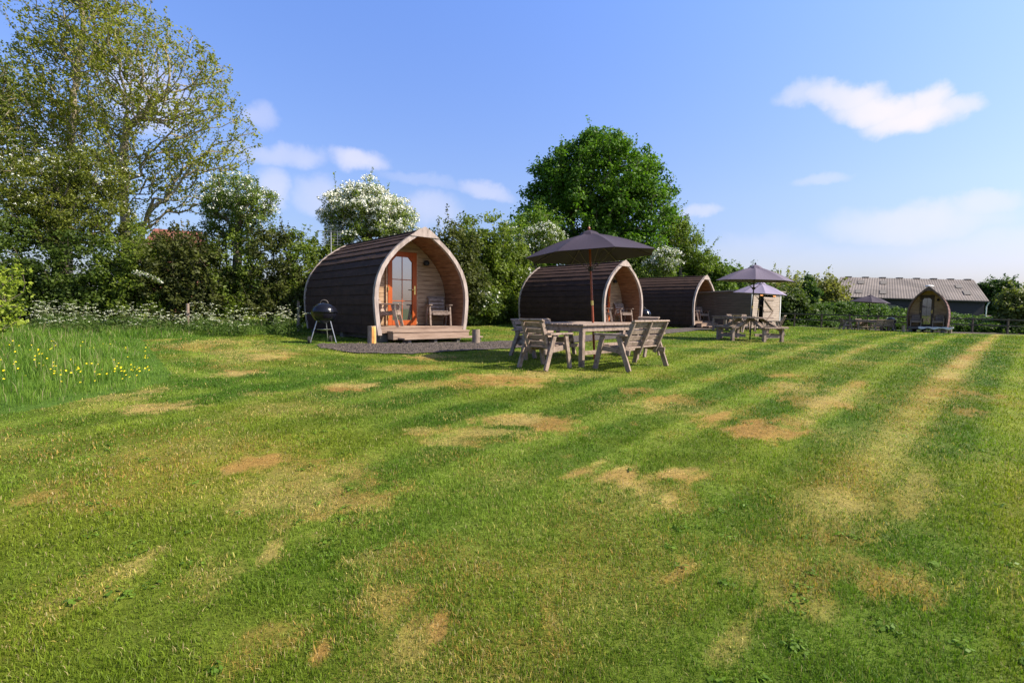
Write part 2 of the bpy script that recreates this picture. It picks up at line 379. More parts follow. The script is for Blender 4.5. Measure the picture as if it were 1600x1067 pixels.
g1, g2 = G(1500, 570), G(1330, 760)
SD = np.array([g1.x-g2.x, g1.y-g2.y]); SD /= np.linalg.norm(SD)
UA = g1.x*SD[1]-g1.y*SD[0]
def mix3(a, b, t): return a*(1-t[:, None]) + b*t[:, None]
def lawn(x, y, raw=False):
    """linear base colour of the turf at world x, y and how dry it is"""
    wx = (fbm(x*.5+3, y*.5)-.5); wy = (fbm(x*.5-7, y*.5+11)-.5)
    u = x*SD[1]-y*SD[0]-UA
    left = sstep(2.5, -4, u+5.0)*1.0
    r = np.hypot(x+1.0, y-14.)
    uu = u/(1+.06*np.clip(y-5, -2, 22)) + .07*wx
    st = .5+.5*np.cos(2*np.pi*uu/.71)
    st0 = st
    st = np.where(np.abs(uu+.36) < .36, st*np.where(uu < -.36, 1, .8), st)
    amp = .75+.5*(fbm(x*.3+31, y*.3+7, 2)-.3)
    st2 = .5+.5*np.cos(2*np.pi*(r+.5*wy)/.95)
    k = sstep(-4.2, -7.5, u+.6*wx)
    st = st*(1-k)+(st2*.5+.22)*k
    st = np.clip((st-.5)*2.4*amp+.5, 0, 1)**2.2*sstep(1.5, 5.5, y)*.85+.25*(1-sstep(1.5, 5.5, y))
    far = sstep(9, 25, y)
    dry = .35*np.clip((fbm(x*.9+50, y*.9+20, 5)-.5)*4, 0, 1)
    for (cx, cy, rx, ry, s, rot) in PW:
        msk = (np.abs(x-cx) < rx*2+1) & (np.abs(y-cy) < ry*2+1)
        if not msk.any(): continue
        xx, yy = x[msk]-cx, y[msk]-cy
        uu_ = x[msk]*SD[1]-y[msk]*SD[0]; vv_ = x[msk]*SD[0]+y[msk]*SD[1]
        sa_, sb_ = (5.5, 1.5) if rot else (2.6, 2.6)
        n = fbm(uu_*sa_+cx, vv_*sb_+cy, 5)-.5; n2 = fbm(uu_*11, vv_*(4 if rot else 9), 3)-.5
        if rot: xx, yy = (xx*SD[1]-yy*SD[0])*1.15, (xx*SD[0]+yy*SD[1])*.8
        q = np.sqrt((xx/rx)**2+(yy/ry)**2)*.8 - .12 + n*1.7 + n2*1.7
        dry[msk] = np.maximum(dry[msk], min(1, s*1.15)*sstep(1.25, .25, q)*((.6+.4*st0[msk]) if rot and y[msk].mean() > 4.5 else 1))
    band = np.exp(-(u/.22)**2)*(.5+.5*sstep(.38, .62, fbm(x*.8, y*.8+5)))*sstep(1.9, 3.4, y)
    dry = np.maximum(dry, band*1.0)
    band2 = np.exp(-((uu+.74)/.1)**2)*sstep(.42, .6, fbm(x*.5+30, y*.5+5))*sstep(4, 6, y)*.8
    for c_ in (-1.42, -2.13): band2 = np.maximum(band2, np.exp(-((uu-c_)/.09)**2)*sstep(.45, .62, fbm(x*.45+c_*30, y*.45))*.6)
    dry = np.maximum(dry, band2*(1-k)*sstep(3.5, 5.5, y))
    lo = fbm(x*.35+9, y*.35+2, 3)
    g_dark = np.array([.050, .115, .007]); g_light = np.array([.185, .25, .034])
    gcol = mix3(np.tile(g_dark, (len(x), 1)), g_light, np.clip(st*.8+.04+(lo-.5)*.8+.12*far+.02+(fbm(x*2.3, y*2.3+40)-.5)*.35, 0, 1))
    yel = np.clip((fbm(x*.6+70, y*.6, 3)-.46)*3.2, 0, 1)*.7
    ye = np.clip(yel + .5*sstep(-.2, -2.2, x+.0*y)*sstep(5.5, 2.2, y) + .35*sstep(.93, 1.0, x/np.maximum(y, .1)), 0, 1)
    gcol = mix3(gcol, np.array([.24, .24, .022]), ye*.5)
    tan = mix3(np.tile(np.array([.56, .38, .14]), (len(x), 1)), np.array([.46, .235, .08]), sstep(.4, .6, fbm(x*1.3+5, y*1.3+90, 3)))
    return (gcol, tan, dry) if raw else (mix3(gcol*.8+np.array([.016, .012, .004]), tan*.72, np.clip(dry, 0, 1)*.7), dry)

# tall-grass area at the left (world polygon)
TP = [G(*p) for p in ((-60,655),(0,647),(70,638),(130,624),(205,610),(258,597),(268,584),(252,565),(236,547),(222,531),(300,528),(400,523),(478,518))]
TALL = np.array([(p.x, p.y) for p in TP] + [(-6.7, 18.2), (-6, 21), (-30, 22), (-30, 4)])
def inpoly(x, y, poly):
    c = np.zeros(len(x), bool); j = len(poly)-1
    for i in range(len(poly)):
        xi, yi = poly[i]; xj, yj = poly[j]
        k = ((yi > y) != (yj > y)) & (x < (xj-xi)*(y-yi)/((yj-yi)+1e-12)+xi)
        c ^= k; j = i
    return c
TALL2 = np.array([(-4.2, 21.2), (-1.0, 25.5), (.6, 27.2), (2.5, 28.5), (8, 34), (13, 37), (13, 60), (-8, 60), (-10, 21)])
# ground sheet
rr = np.concatenate([np.geomspace(.35, 60, 430), np.geomspace(62, 1500, 30)])
aa = np.concatenate([np.linspace(-180, -62, 30)[:-1], np.linspace(-62, 62, 460), np.linspace(62, 180, 30)[1:-1]])
A_, R2 = np.meshgrid(np.radians(aa), rr)
gx = (R2*np.sin(A_)).ravel(); gy = (R2*np.cos(A_)).ravel()
gc, gd = lawn(gx, gy)
rough = np.array([.07, .13, .018])
s_ = (gx-FA[0])*fn[0]+(gy-FA[1])*fn[1]
rg = (inpoly(gx, gy, TALL) | inpoly(gx, gy, TALL2) | (s_ > .2)).astype(float)
gc = gc*(1-rg[:, None]) + rough*rg[:, None]
V = np.stack([gx, gy, gz(gx, gy)], 1)
nr, na = len(rr), len(aa)
ii, jj = np.meshgrid(np.arange(nr-1), np.arange(na), indexing='ij'); j2 = (jj+1) % na
Fq = np.stack([ii*na+jj, ii*na+j2, (ii+1)*na+j2, (ii+1)*na+jj], -1).reshape(-1, 4)[:, ::-1]
V = np.vstack([V, [[0, 0, gz1(0, 0)]]]); gc = np.vstack([gc, gc[:1]])
go = mesh_np('ground', V, Fq, M['ground'], None, gc, True); tag(go, kind='structure')
hub = np.stack([np.arange(na), (np.arange(na)+1) % na, np.full(na, nr*na)], 1)

PATHS = [([(496,539),(560,537),(620,537),(745,535),(800,533),(860,528),(960,521),(1040,515),(1130,508)],
      [(496,541),(545,552),(640,554),(720,549),(800,545),(860,539),(960,530),(1040,522),(1130,513)]),
      ([(1236,508),(1400,516.3),(1485,519),(1650,521.5)], [(1236,509),(1400,517.6),(1485,520.6),(1650,524)])]
PPOLY = [np.array([(G(*p).x, G(*p).y) for p in a+b[::-1]]) for a, b in PATHS]
def offpath(x, y):
    k = np.ones(len(x), bool)
    for p in PPOLY: k &= ~inpoly(x, y, p)
    return k
# ------------------------------------------------------------------ short turf blades (one mass)
def blades(name, x, y, length, width, col, lean, matl, parts=1):
    n = len(x); z = gz(x, y)
    th = rng.random(n)*2*np.pi; ln = rng.random(n)*lean
    la = rng.random(n)*2*np.pi
    tip = np.stack([np.cos(la)*np.sin(ln), np.sin(la)*np.sin(ln), np.cos(ln)], 1)*length[:, None]
    sd = np.stack([np.cos(th), np.sin(th), np.zeros(n)], 1)*width[:, None]/2
    b = np.stack([x, y, z-.004], 1)
    mid = b + tip*.55*np.array([.6, .6, 1.15])
    Vv = np.stack([b-sd, b+sd, mid+sd*.75, b+tip, mid-sd*.75], 1).reshape(-1, 3)
    k = np.arange(n)*5
    fc = np.stack([k, k+1, k+2, k+4], 1); ft = np.stack([k+4, k+2, k+3, k+3], 1)
    # quads + degenerate-free triangles kept as two meshes merged: use triangles only
    T = np.concatenate([np.stack([k, k+1, k+2], 1), np.stack([k, k+2, k+4], 1), np.stack([k+4, k+2, k+3], 1)])
    C = np.repeat(col, 5, 0)
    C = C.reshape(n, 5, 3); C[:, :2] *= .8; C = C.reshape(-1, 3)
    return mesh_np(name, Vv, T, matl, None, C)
n = 1150000
q = rng.random(n)
r_ = 1.25*np.exp(q**.9*math.log(46/1.25))
an = np.radians(rng.uniform(-50, 50, n))
bx, by = r_*np.sin(an), r_*np.cos(an)
keep = ~inpoly(bx, by, TALL) & ~inpoly(bx, by, TALL2) & (((bx-FA[0])*fn[0]+(by-FA[1])*fn[1]) < .3) & offpath(bx, by)
bx, by, r_ = bx[keep], by[keep], r_[keep]
bc, btan, bd = lawn(bx, by, True)
tuft = fbm(bx*5, by*5, 3)
keep = rng.random(len(bx)) < np.clip(1.1-.75*bd, .25, 1)*np.clip(.35+1.3*tuft, 0, 1)
bx, by, r_, bc, bd, tuft, btan = bx[keep], by[keep], r_[keep], bc[keep], bd[keep], tuft[keep], btan[keep]
n = len(bx)
pk = rng.random(n) < np.clip(bd*.85, 0, .78)
bc[pk] = btan[pk]*np.array([.74, .88, .85])
bc = bc*rng.uniform(.6, 1.55, (n, 1))*np.array([1.10, 1.13, .9])
straw = rng.random(n) < (.035+.25*np.clip(bd, 0, 1))
bc[straw] = np.array([.42, .34, .16])*rng.uniform(.6, 1.2, (straw.sum(), 1))
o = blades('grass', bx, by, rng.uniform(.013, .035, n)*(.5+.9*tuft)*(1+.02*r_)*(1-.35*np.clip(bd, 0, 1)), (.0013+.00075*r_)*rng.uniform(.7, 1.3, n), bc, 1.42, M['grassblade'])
tag(o, 'short mown green lawn grass with dry straw coloured patches', 'grass', kind='stuff')

# broad-leaved weeds and clover pressed into the turf
wr = np.random.default_rng(91); wn = 380
wd_ = 1.3*np.exp(wr.random(wn)*math.log(9)); wa = np.radians(wr.uniform(-48, 48, wn))
wx_, wy_ = wd_*np.sin(wa), wd_*np.cos(wa)
kk = (fbm(wx_*1.1+9, wy_*1.1+33, 3) > .52) & ~inpoly(wx_, wy_, TALL); WEEDS = np.stack([wx_[kk], wy_[kk], gz(wx_[kk], wy_[kk])+.012], 1)
# ------------------------------------------------------------------ unmown grass
def tall(name, poly, n, hmin, hmax, label, c1=(.065, .15, .012), c2=(.18, .28, .035), wid=.006):
    mn, mxx = poly.min(0), poly.max(0)
    x = rng.uniform(mn[0], mxx[0], n); y = rng.uniform(mn[1], mxx[1], n)
    k = inpoly(x, y, poly) & (np.abs(np.arctan2(x, y)) < R_(56)); x, y = x[k], y[k]
    cl = fbm(x*2.2, y*2.2, 3)
    k = rng.random(len(x)) < np.clip(cl*1.9-.2, .15, 1); x, y, cl = x[k], y[k], cl[k]; n = len(x)
    col = mix3(np.tile(np.array(c1), (n, 1)), np.array(c2), np.clip(rng.random(n)*.75+(cl-.5)*1.5, 0, 1))
    hh = rng.uniform(hmin, hmax, n)*(.35+1.3*fbm(x*.9+4, y*.9+8, 4))
    st = rng.random(n) < .03; col[st] = np.array([.36, .32, .16])*rng.uniform(.7, 1.1, (st.sum(), 1)); hh[st] *= 1.45
    if poly is TALL:
        B = np.array([(p.x, p.y) for p in TP]); dm = np.full(n, 99.)
        for i in range(len(B)-1):
            ab = B[i+1]-B[i]; t = np.clip(((x-B[i, 0])*ab[0]+(y-B[i, 1])*ab[1])/(ab@ab), 0, 1)
            dm = np.minimum(dm, np.hypot(x-B[i, 0]-ab[0]*t, y-B[i, 1]-ab[1]*t))
        dm = dm - .5*(fbm(x*2.5+7, y*2.5, 3)-.25)
        hh *= .16+.84*sstep(-.1, .85, dm)
    d = np.hypot(x, y)
    o = blades(name, x, y, hh, np.maximum(wid*.6, 0.0006*d)*rng.uniform(.8, 1.6, n), col, .55, M['grassblade'])
    return tag(o, label, 'grass', kind='stuff')
NT = TALL[(TALL[:, 0] > -99)]
tall('long_grass', TALL, 680000, .08, .22, 'long unmown grass in the corner by the left hedge')
tall('long_grass', np.array([(-4.2, 21.2), (-1.0, 25.5), (.6, 27.2), (2.5, 28.5), (8, 33.5), (7, 36), (-6, 27), (-9, 24)]), 60000, .3, .6, 'strip of long grass along the hedge behind the cabins')
def flowers(name, pts, size, matl, label, cat, up=.25, jit=.08):
    V_, T_ = [], []
    for (x, y, h) in pts:
        c = np.array([x, y, gz1(x, y)+h]); b = len(V_); t1 = random.uniform(0, 6.28); tilt = np.array([random.uniform(-.5, .5), random.uniform(-.9, .1), 1.]); tilt /= np.linalg.norm(tilt)
        a = np.cross(tilt, [1, 0, 0]); a /= np.linalg.norm(a); bb = np.cross(tilt, a)
        V_.append(c)
        for k in range(10):
            rr_ = size*(1 if k % 2 == 0 else .72); an_ = t1+k*math.pi/5
            V_.append(c + (a*math.cos(an_)+bb*math.sin(an_))*rr_ + tilt*size*.35)
        for k in range(10): T_.append((b, b+1+k, b+1+(k+1) % 10))
    o = mesh_np(name, np.array(V_), np.array(T_), matl)
    return tag(o, label, cat, kind='stuff')
M['yellow'] = noise_mat('buttercup_yellow', (.85, .62, .01), (.95, .78, .03), (5, 5, 5), .35, 0)
fl = []
for _ in range(46): fl.append((random.gauss(165, 48), random.gauss(575, 6)))
for _ in range(75): fl.append((random.uniform(0, 238), random.uniform(530, 592)))
for p in ((40,630),(48,637),(57,642),(66,640),(28,568),(22,572),(54,588),(205,566),(215,563),(226,562)): fl.append(p)
fp = []
for (px, py) in fl:
    g = G(px, py, .22)
    if inpoly(np.array([g.x]), np.array([g.y]), TALL)[0]: fp.append((g.x, g.y, random.uniform(.15, .26)))
flowers('buttercups', fp, .012, M['yellow'], 'yellow buttercups scattered through the long grass', 'wildflowers')

# ------------------------------------------------------------------ trees and shrubs
def tubes_np(a, b, ra, rb, k=5):
    n = len(a); d = b-a; ln = np.linalg.norm(d, axis=1, keepdims=True)+1e-9; d = d/ln
    ref = np.where(np.abs(d[:, 2:3]) < .9, np.array([[0, 0, 1.]]), np.array([[1., 0, 0]]))
    sx = np.cross(d, ref); sx /= np.linalg.norm(sx, axis=1, keepdims=True)+1e-9; sy = np.cross(sx, d)
    ang = np.arange(k)*2*np.pi/k
    ring = sx[:, None]*np.cos(ang)[None, :, None]+sy[:, None]*np.sin(ang)[None, :, None]
    V_ = np.concatenate([a[:, None]+ring*ra[:, None, None], b[:, None]+ring*rb[:, None, None]], 1).reshape(-1, 3)
    base = (np.arange(n)*2*k)[:, None]; i = np.arange(k)[None]; i2 = (i+1) % k
    Fq_ = np.stack([base+i, base+i2, base+k+i2, base+k+i], -1).reshape(-1, 4)
    return V_, Fq_
def skeleton(trunk, att, step=.5, wander=.12, rtip=.008, rexp=.5, upbias=.15, seed=0):
    r = np.random.default_rng(seed)
    nodes = [np.array(p, float) for p in trunk]; par = [-1]+list(range(len(trunk)-1))
    pl = [0.]
    for i in range(1, len(trunk)): pl.append(pl[-1]+np.linalg.norm(nodes[i]-nodes[i-1]))
    top = nodes[-1]
    order = np.argsort([min(np.linalg.norm(a-t) for t in nodes) + r.random()*.8 for a in att])
    cap = len(trunk)+len(att)*24; Nn = np.zeros((cap, 3)); PL = np.zeros(cap); cnt = len(nodes)
    Nn[:cnt] = nodes; PL[:cnt] = pl; par = par+[0]*(cap-len(par)); leafn = np.zeros(cap, int)
    first = max(1, int(len(trunk)*.25))
    for oi in order:
        a = att[oi]; dd = np.linalg.norm(Nn[first:cnt]-a, axis=1)
        under = np.clip(Nn[first:cnt, 2]-a[2]+.1, 0, 9)
        c = dd+.22*PL[first:cnt]+1.1*under
        j = int(np.argmin(c))+first; s = Nn[j]; dist = np.linalg.norm(a-s); k = min(20, max(1, int(dist/step)))
        prev = j; off = r.normal(0, wander, 3)*dist
        for t in range(1, k+1):
            f = t/k; p = s+(a-s)*f + off*math.sin(math.pi*f)*.6 + np.array([0, 0, -1])*upbias*dist*math.sin(math.pi*f)*(-.0+.5) + r.normal(0, .03*step, 3)*(t < k)
            Nn[cnt] = p; PL[cnt] = PL[prev]+dist/k; par[cnt] = prev; prev = cnt; cnt += 1
        leafn[prev] += 1
    cntl = leafn[:cnt].astype(float)
    for i in range(cnt-1, 0, -1): cntl[par[i]] += cntl[i]
    rad = rtip*np.maximum(cntl, 1)**rexp
    idx = np.arange(1, cnt); pr = np.array(par[1:cnt])
    return Nn[:cnt], pr, idx, rad
def leaves_np(cent, per, cr, size, c1, c2, flat=.75, r=None, up=.5, clumpvar=.35):
    n = len(cent)*per
    cc = np.repeat(cent, per, 0)
    d = r.normal(0, 1, (n, 3)); d /= np.linalg.norm(d, axis=1, keepdims=True)
    rad = r.random(n)**.5; crs = np.repeat(cr*r.uniform(.6, 1.3, len(cent)), per)
    pos = cc+d*(rad*crs)[:, None]*np.array([1, 1, flat])
    nrm = d*.6+r.normal(0, .6, (n, 3))+np.array([0, 0, up]); nrm /= np.linalg.norm(nrm, axis=1, keepdims=True)
    a = np.cross(nrm, r.normal(0, 1, (n, 3))); a /= np.linalg.norm(a, axis=1, keepdims=True)+1e-9; b = np.cross(nrm, a)
    s = (size*r.uniform(.6, 1.35, n))[:, None]
    V_ = np.stack([pos-a*s*.5, pos+b*s*.3-nrm*s*.06, pos+a*s*.5, pos-b*s*.3-nrm*s*.06], 1).reshape(-1, 3)
    k = np.arange(n)*4; Fq_ = np.stack([k, k+1, k+2, k+3], 1)
    t = np.clip(r.random(n)*.65+np.repeat(r.uniform(-.1, clumpvar+.25, len(cent)), per), 0, 1)
    col = np.array(c1)[None]*(1-t[:, None])+np.array(c2)[None]*t[:, None]
    return V_, Fq_, np.repeat(col, 4, 0)
Vw, Fw, Cw = leaves_np(WEEDS, 14, .05, .022, (.07, .14, .012), (.17, .28, .03), .18, np.random.default_rng(4), up=2.2)
tag(mesh_np('clover', Vw, Fw, M['leaf'], None, Cw), 'small round-leaved clover patches in the mown lawn', 'ground cover', kind='stuff')
def EL(px, py, rx, ry, D, dd=0, depth=None):
    c = P(px, py, D+dd); k = (D+dd)/FPX
    return (np.array(c), np.array([rx*k, (depth if depth else rx*k*.85), ry*k]))
def sample_env(env, n, r, shell=.45, gap=0):
    vol = np.array([e[1].prod() for e in env])**.85; vol /= vol.sum()
    ch = r.choice(len(env), n, p=vol); d = r.normal(0, 1, (n, 3)); d /= np.linalg.norm(d, axis=1, keepdims=True)
    rad = (r.random(n)*(1-shell**3)+shell**3)**(1/3)
    rad *= 1+.16*(r.random(n)-.5)
    C = np.array([e[0] for e in env])[ch]; Rr = np.array([e[1] for e in env])[ch]
    return C+d*rad[:, None]*Rr
def tree(name, label, cat, env, trunkpx=None, base=None, D=20, nc=120, per=60, cr=.45, size=.12, c1=(.03, .07, .01), c2=(.09, .16, .03),
         blossom=0, bsize=.07, trunk_r=None, rtip=.01, bark='bark', shell=.35, seed=1, step=.5, group=None, flat=.75, wander=.12, natt=None, shoots=0, rexp=.5):
    r = np.random.default_rng(seed)
    att = sample_env(env, nc, r, shell)
    gzz = gz(att[:, 0], att[:, 1]); att[:, 2] = np.maximum(att[:, 2], gzz+.12)
    if base is None:
        c = np.mean([e[0] for e in env], 0); base = (c[0], c[1])
    b0 = np.array([base[0], base[1], gz1(*base)-.05])
    if trunkpx:
        tr = [b0]+[np.array(P(px, py, D+dd)) for (px, py, dd) in trunkpx]
        out = [tr[0]]
        for i in range(1, len(tr)):
            kk = max(1, int(np.linalg.norm(tr[i]-tr[i-1])/.6))
            for t in range(1, kk+1): out.append(tr[i-1]+(tr[i]-tr[i-1])*t/kk + r.normal(0, .03, 3))
        tr = out
    else:
        tp = np.mean(att, 0); k = 6; tr = [b0+(tp-b0)*t/k+r.normal(0, .04, 3)*(t > 0) for t in range(k+1)]
    sk_att = att if natt is None else att[:natt]
    Nn, pr, idx, rad = skeleton(tr, list(sk_att), step, wander, rtip, rexp, seed=seed)
    root = empty(name, tuple(b0), 0, label, cat, group)
    off = b0
    Vt, Ft = tubes_np(Nn[pr], Nn[idx], rad[pr]*np.where(rad[pr] > rad[idx]*1.8, rad[idx]/rad[pr]*1.35, 1), rad[idx])
    Vl, Fl, Cl = leaves_np(att, per, cr, size, c1, c2, flat, r)
    if shoots:                                # leafy shoots standing clear of the outline
        tips = att[r.choice(len(att), shoots)]
        dr = r.normal(0, .35, (shoots, 3))+np.array([0, 0, 1.]); dr /= np.linalg.norm(dr, axis=1, keepdims=True)
        ln = r.uniform(.5, 1.3, shoots)[:, None]*cr*2.2
        ends = tips+dr*ln
        V2, F2 = tubes_np(tips, ends, np.full(shoots, rtip*.8), np.full(shoots, rtip*.3), 4)
        Ft = np.concatenate([Ft, np.concatenate([F2+len(Vt)])]); Vt = np.concatenate([Vt, V2])
        tt = np.linspace(.25, 1, 7); cs = (tips[:, None]+(ends-tips)[:, None]*tt[None, :, None]).reshape(-1, 3)
        V3, F3, C3 = leaves_np(cs, 4, size*.9, size*.85, c1, c2, 1, r)
        Fl = np.concatenate([Fl, F3+len(Vl)]); Vl = np.concatenate([Vl, V3]); Cl = np.concatenate([Cl, C3])
    mesh_np('trunk', Vt-off, Ft, M[bark], root, smooth=True)
    mesh_np('crown', Vl-off, Fl, M['leaf'], root, Cl)
    if blossom:
        w_ = att[:, 2]-np.mean(att[:, 2]); pick = att[r.random(len(att)) < np.clip(.55+.35*w_/np.std(att[:, 2]), .15, 1)]
        nb = int(len(pick)*per*blossom/6)
        ci = r.choice(len(pick), nb); d = r.normal(0, 1, (nb, 3)); d /= np.linalg.norm(d, axis=1, keepdims=True)
        d[:, 2] = np.abs(d[:, 2])*.9-.15
        sp = pick[ci]+d*(cr*r.uniform(.8, 1.15, nb))[:, None]*np.array([1, 1, flat])
        Vb, Fb, Cb = leaves_np(sp, 6, bsize*1.1, bsize, (.8, .8, .7), (.9, .9, .85), 1, r)
        mesh_np('blossom', Vb-off, Fb, M['blossom'], root)
    return root
OL1, OL2 = (.10, .13, .014), (.30, .31, .035)          # ash, olive yellow-green
GR1, GR2 = (.05, .085, .009), (.18, .235, .03)          # hedge
DK1, DK2 = (.03, .055, .008), (.10, .15, .022)
HW1, HW2 = (.07, .115, .016), (.18, .24, .04)
# three big open-crowned trees, left
tree('ash_tree', 'tall open-crowned tree with sparse leaves, its right limbs reaching out over the hedge', 'tree',
     [EL(255,120,105,75,21),EL(340,205,62,72,21),EL(240,215,85,80,21),EL(175,120,60,90,21,-.5),EL(300,275,75,45,21,.5),EL(200,60,60,45,21),EL(225,320,50,45,21,.5),EL(300,312,50,30,21,.5),EL(150,220,60,90,21,1)],
     [(197,380,0),(193,300,0),(190,240,0),(200,200,0),(230,175,0),(262,140,0)], tuple(P(200,480,21))[:2], 21, nc=1750, per=11, cr=.27, size=.11, c1=OL1, c2=OL2,
     rtip=.0075, bark='greybark', shell=.3, seed=5, step=.35, rexp=.43, wander=.16, shoots=160)
tree('ash_tree', 'tallest tree at the left, straight trunk, its leafy top cut by the frame', 'tree',
     [EL(120,40,85,70,22.5),EL(90,120,75,85,22.5),EL(165,0,70,50,22.5),EL(75,200,80,70,22.5),EL(120,-60,60,60,22.5)],
     [(108,380,0),(110,250,0),(116,150,0),(128,60,0),(130,0,0)], tuple(P(105,480,22.5))[:2], 22.5, nc=1150, per=15, cr=.31, size=.12, c1=OL1, c2=OL2,
     rtip=.008, bark='greybark', shell=.25, seed=9, step=.4, rexp=.43, wander=.14, shoots=150)
tree('ash_tree', 'lower open tree at the left frame edge below the tallest one', 'tree',
     [EL(-20,190,70,95,20),EL(25,150,40,60,20),EL(-70,120,70,90,20),EL(30,260,60,60,20)],
     [(-20,380,0),(-15,260,0),(-20,160,0)], tuple(P(-20,480,20))[:2], 20, nc=800, per=17, cr=.3, size=.11, c1=(.06, .10, .014), c2=(.2, .22, .03),
     rtip=.008, bark='greybark', shell=.3, seed=12, step=.4, rexp=.43, shoots=90)
# hawthorns
tree('hawthorn_tree', 'flowering hawthorn under the open trees at the far left', 'tree',
     [EL(60,290,80,48,17.5),EL(150,275,60,38,17.5),EL(30,345,60,50,17),EL(130,345,75,50,17)], None, tuple(P(90,480,17.5))[:2], 17.5, nc=520, per=80, cr=.3, size=.08,
     c1=(.06, .085, .012), c2=(.19, .21, .028), blossom=.16, bsize=.045, shell=.3, seed=21, shoots=60)
tree('hawthorn_tree', 'round hawthorn with white blossom on its right shoulder, above the dark hedge', 'tree',
     [EL(365,310,45,40,17.5),EL(395,315,36,32,17.5,-.3),EL(345,350,42,45,17.5,.3),EL(400,360,40,40,17.5)], None, tuple(P(370,480,17.5))[:2], 17.5, nc=230, per=85, cr=.26, size=.07,
     c1=HW1, c2=HW2, blossom=.45, bsize=.05, shell=.35, seed=22, shoots=40)
tree('hawthorn_tree', 'large hawthorn covered in white blossom behind the nearest pod', 'tree',
     [EL(575,330,62,42,20),EL(545,318,34,26,20),EL(606,345,42,32,20),EL(570,375,60,36,20),EL(575,297,20,20,20),EL(625,352,24,16,20),EL(520,350,22,22,20)], None, tuple(P(575,480,20))[:2], 20, nc=330, per=80, cr=.3, size=.08,
     c1=HW1, c2=(.22, .28, .05), blossom=1.9, bsize=.07, shell=.45, seed=23, shoots=55)
tree('hawthorn_tree', 'white blossomed hawthorn branches low between the second pod and the hedge', 'tree',
     [EL(850,375,34,24,29),EL(822,408,26,18,29),EL(800,355,16,14,29)], None, tuple(P(835,480,29))[:2], 29, nc=130, per=70, cr=.36, size=.11,
     c1=HW1, c2=HW2, blossom=.7, bsize=.08, shell=.4, seed=24, shoots=20)
tree('hawthorn_tree', 'white blossomed hawthorn beside the big dense tree, above the third pod', 'tree',
     [EL(1040,408,24,20,34),EL(1022,425,28,18,34)], None, tuple(P(1035,480,34))[:2], 34, nc=80, per=70, cr=.42, size=.13,
     c1=HW1, c2=HW2, blossom=1.0, bsize=.1, shell=.4, seed=25, shoots=14)
# big dense tree and its neighbours
tree('sycamore_tree', 'big dense deep green tree with a full round crown behind the second pod', 'tree',
     [EL(935,280,92,70,40),EL(900,330,88,66,40),EL(985,335,66,68,40),EL(945,235,46,28,40),EL(870,290,42,42,40),EL(1010,300,44,40,40),EL(960,395,80,42,40),EL(870,395,50,35,40)],
     [(930,430,0),(932,380,0),(935,330,0)], tuple(P(930,480,40))[:2], 40, nc=900, per=85, cr=.8, size=.25, c1=(.03, .085, .008), c2=(.115, .22, .02),
     rtip=.02, shell=.55, seed=31, step=1, shoots=120)
tree('field_maple_tree', 'bright green tree standing just left of the big round tree', 'tree',
     [EL(840,350,30,22,33),EL(815,375,36,28,33),EL(850,385,34,30,33)], None, tuple(P(830,480,33))[:2], 33, nc=150, per=80, cr=.5, size=.15, c1=(.06, .13, .012), c2=(.16, .25, .03), seed=32, shell=.5, shoots=30)
tree('field_maple_tree', 'pale yellow-green tree leaning out from the right of the big round tree', 'tree',
     [EL(1050,372,34,34,42),EL(1072,392,30,28,42),EL(1045,340,22,22,42),EL(1095,410,26,20,42)], None, tuple(P(1065,480,42))[:2], 42, nc=190, per=60, cr=.55, size=.19, c1=(.07, .12, .016), c2=(.19, .25, .04), seed=33, shell=.3, shoots=60)
# hedge shrubs
def hedge(items, grp):
    for i, it in enumerate(items):
        (px, py, rx, ry, D, lab, pal) = it[:7]
        c1, c2 = pal
        env = [EL(px, py, rx, ry, D), EL(px-rx*.35, py+ry*.5, rx*.85, ry*.7, D), EL(px+rx*.4, py+ry*.55, rx*.85, ry*.65, D), EL(px, 478, rx*1.05, 24, D-.2)]
        bs = tuple(P(px, 480, D))[:2]
        area = rx*ry*(D/FPX)**2
        nc = int(min(620, max(120, area*120))); s = .006*D
        tree('hedge_shrub', lab, 'shrub', env, None, bs, D, nc=nc, per=58, cr=.013*D+.08, size=s, c1=c1, c2=c2, seed=100+i+int(px), shell=.45, group=grp, shoots=it[7] if len(it) > 7 else 45, natt=60, rtip=.006, blossom=it[8] if len(it) > 8 else 0, bsize=.0035*D)
BR = ((.032, .043, .011), (.10, .115, .024)); GG = (GR1, GR2); DD = (DK1, DK2)
hedge([
 (-30,400,90,80,15.5,'dark shrub at the left frame edge behind the yellow-green spray',DD),
 (60,430,70,70,16,'dark shaded shrub under the flowering hawthorn at the far left',DD),
 (140,430,60,66,16,'dark shrub behind the densest white cow parsley',DD),
 (205,415,52,66,16.2,'dark green shrub under the forked open tree',GG),
 (262,412,50,58,16.4,'brownish twiggy shrub in front of the red roof',BR),
 (262,392,56,26,18.5,'tangled brown twiggy shrub partly screening the red roof',((.05,.045,.016),(.14,.12,.035)),90),
 (318,420,44,56,16.6,'brown-green shrub right of the red roof',BR,60),
 (372,420,42,62,16.8,'tall dark shrub under the round white-shouldered hawthorn',GG),
 (425,415,40,66,17,'feathery dark green shrub with bare shoots on top',BR,110),
 (468,425,30,60,17.4,'narrow bushy shrub touching the back of the nearest pod',GG,80),
 (505,420,30,52,19,'shrub behind the aerial beside the nearest pod',GG,80)], 'shrubs of the left hedge')
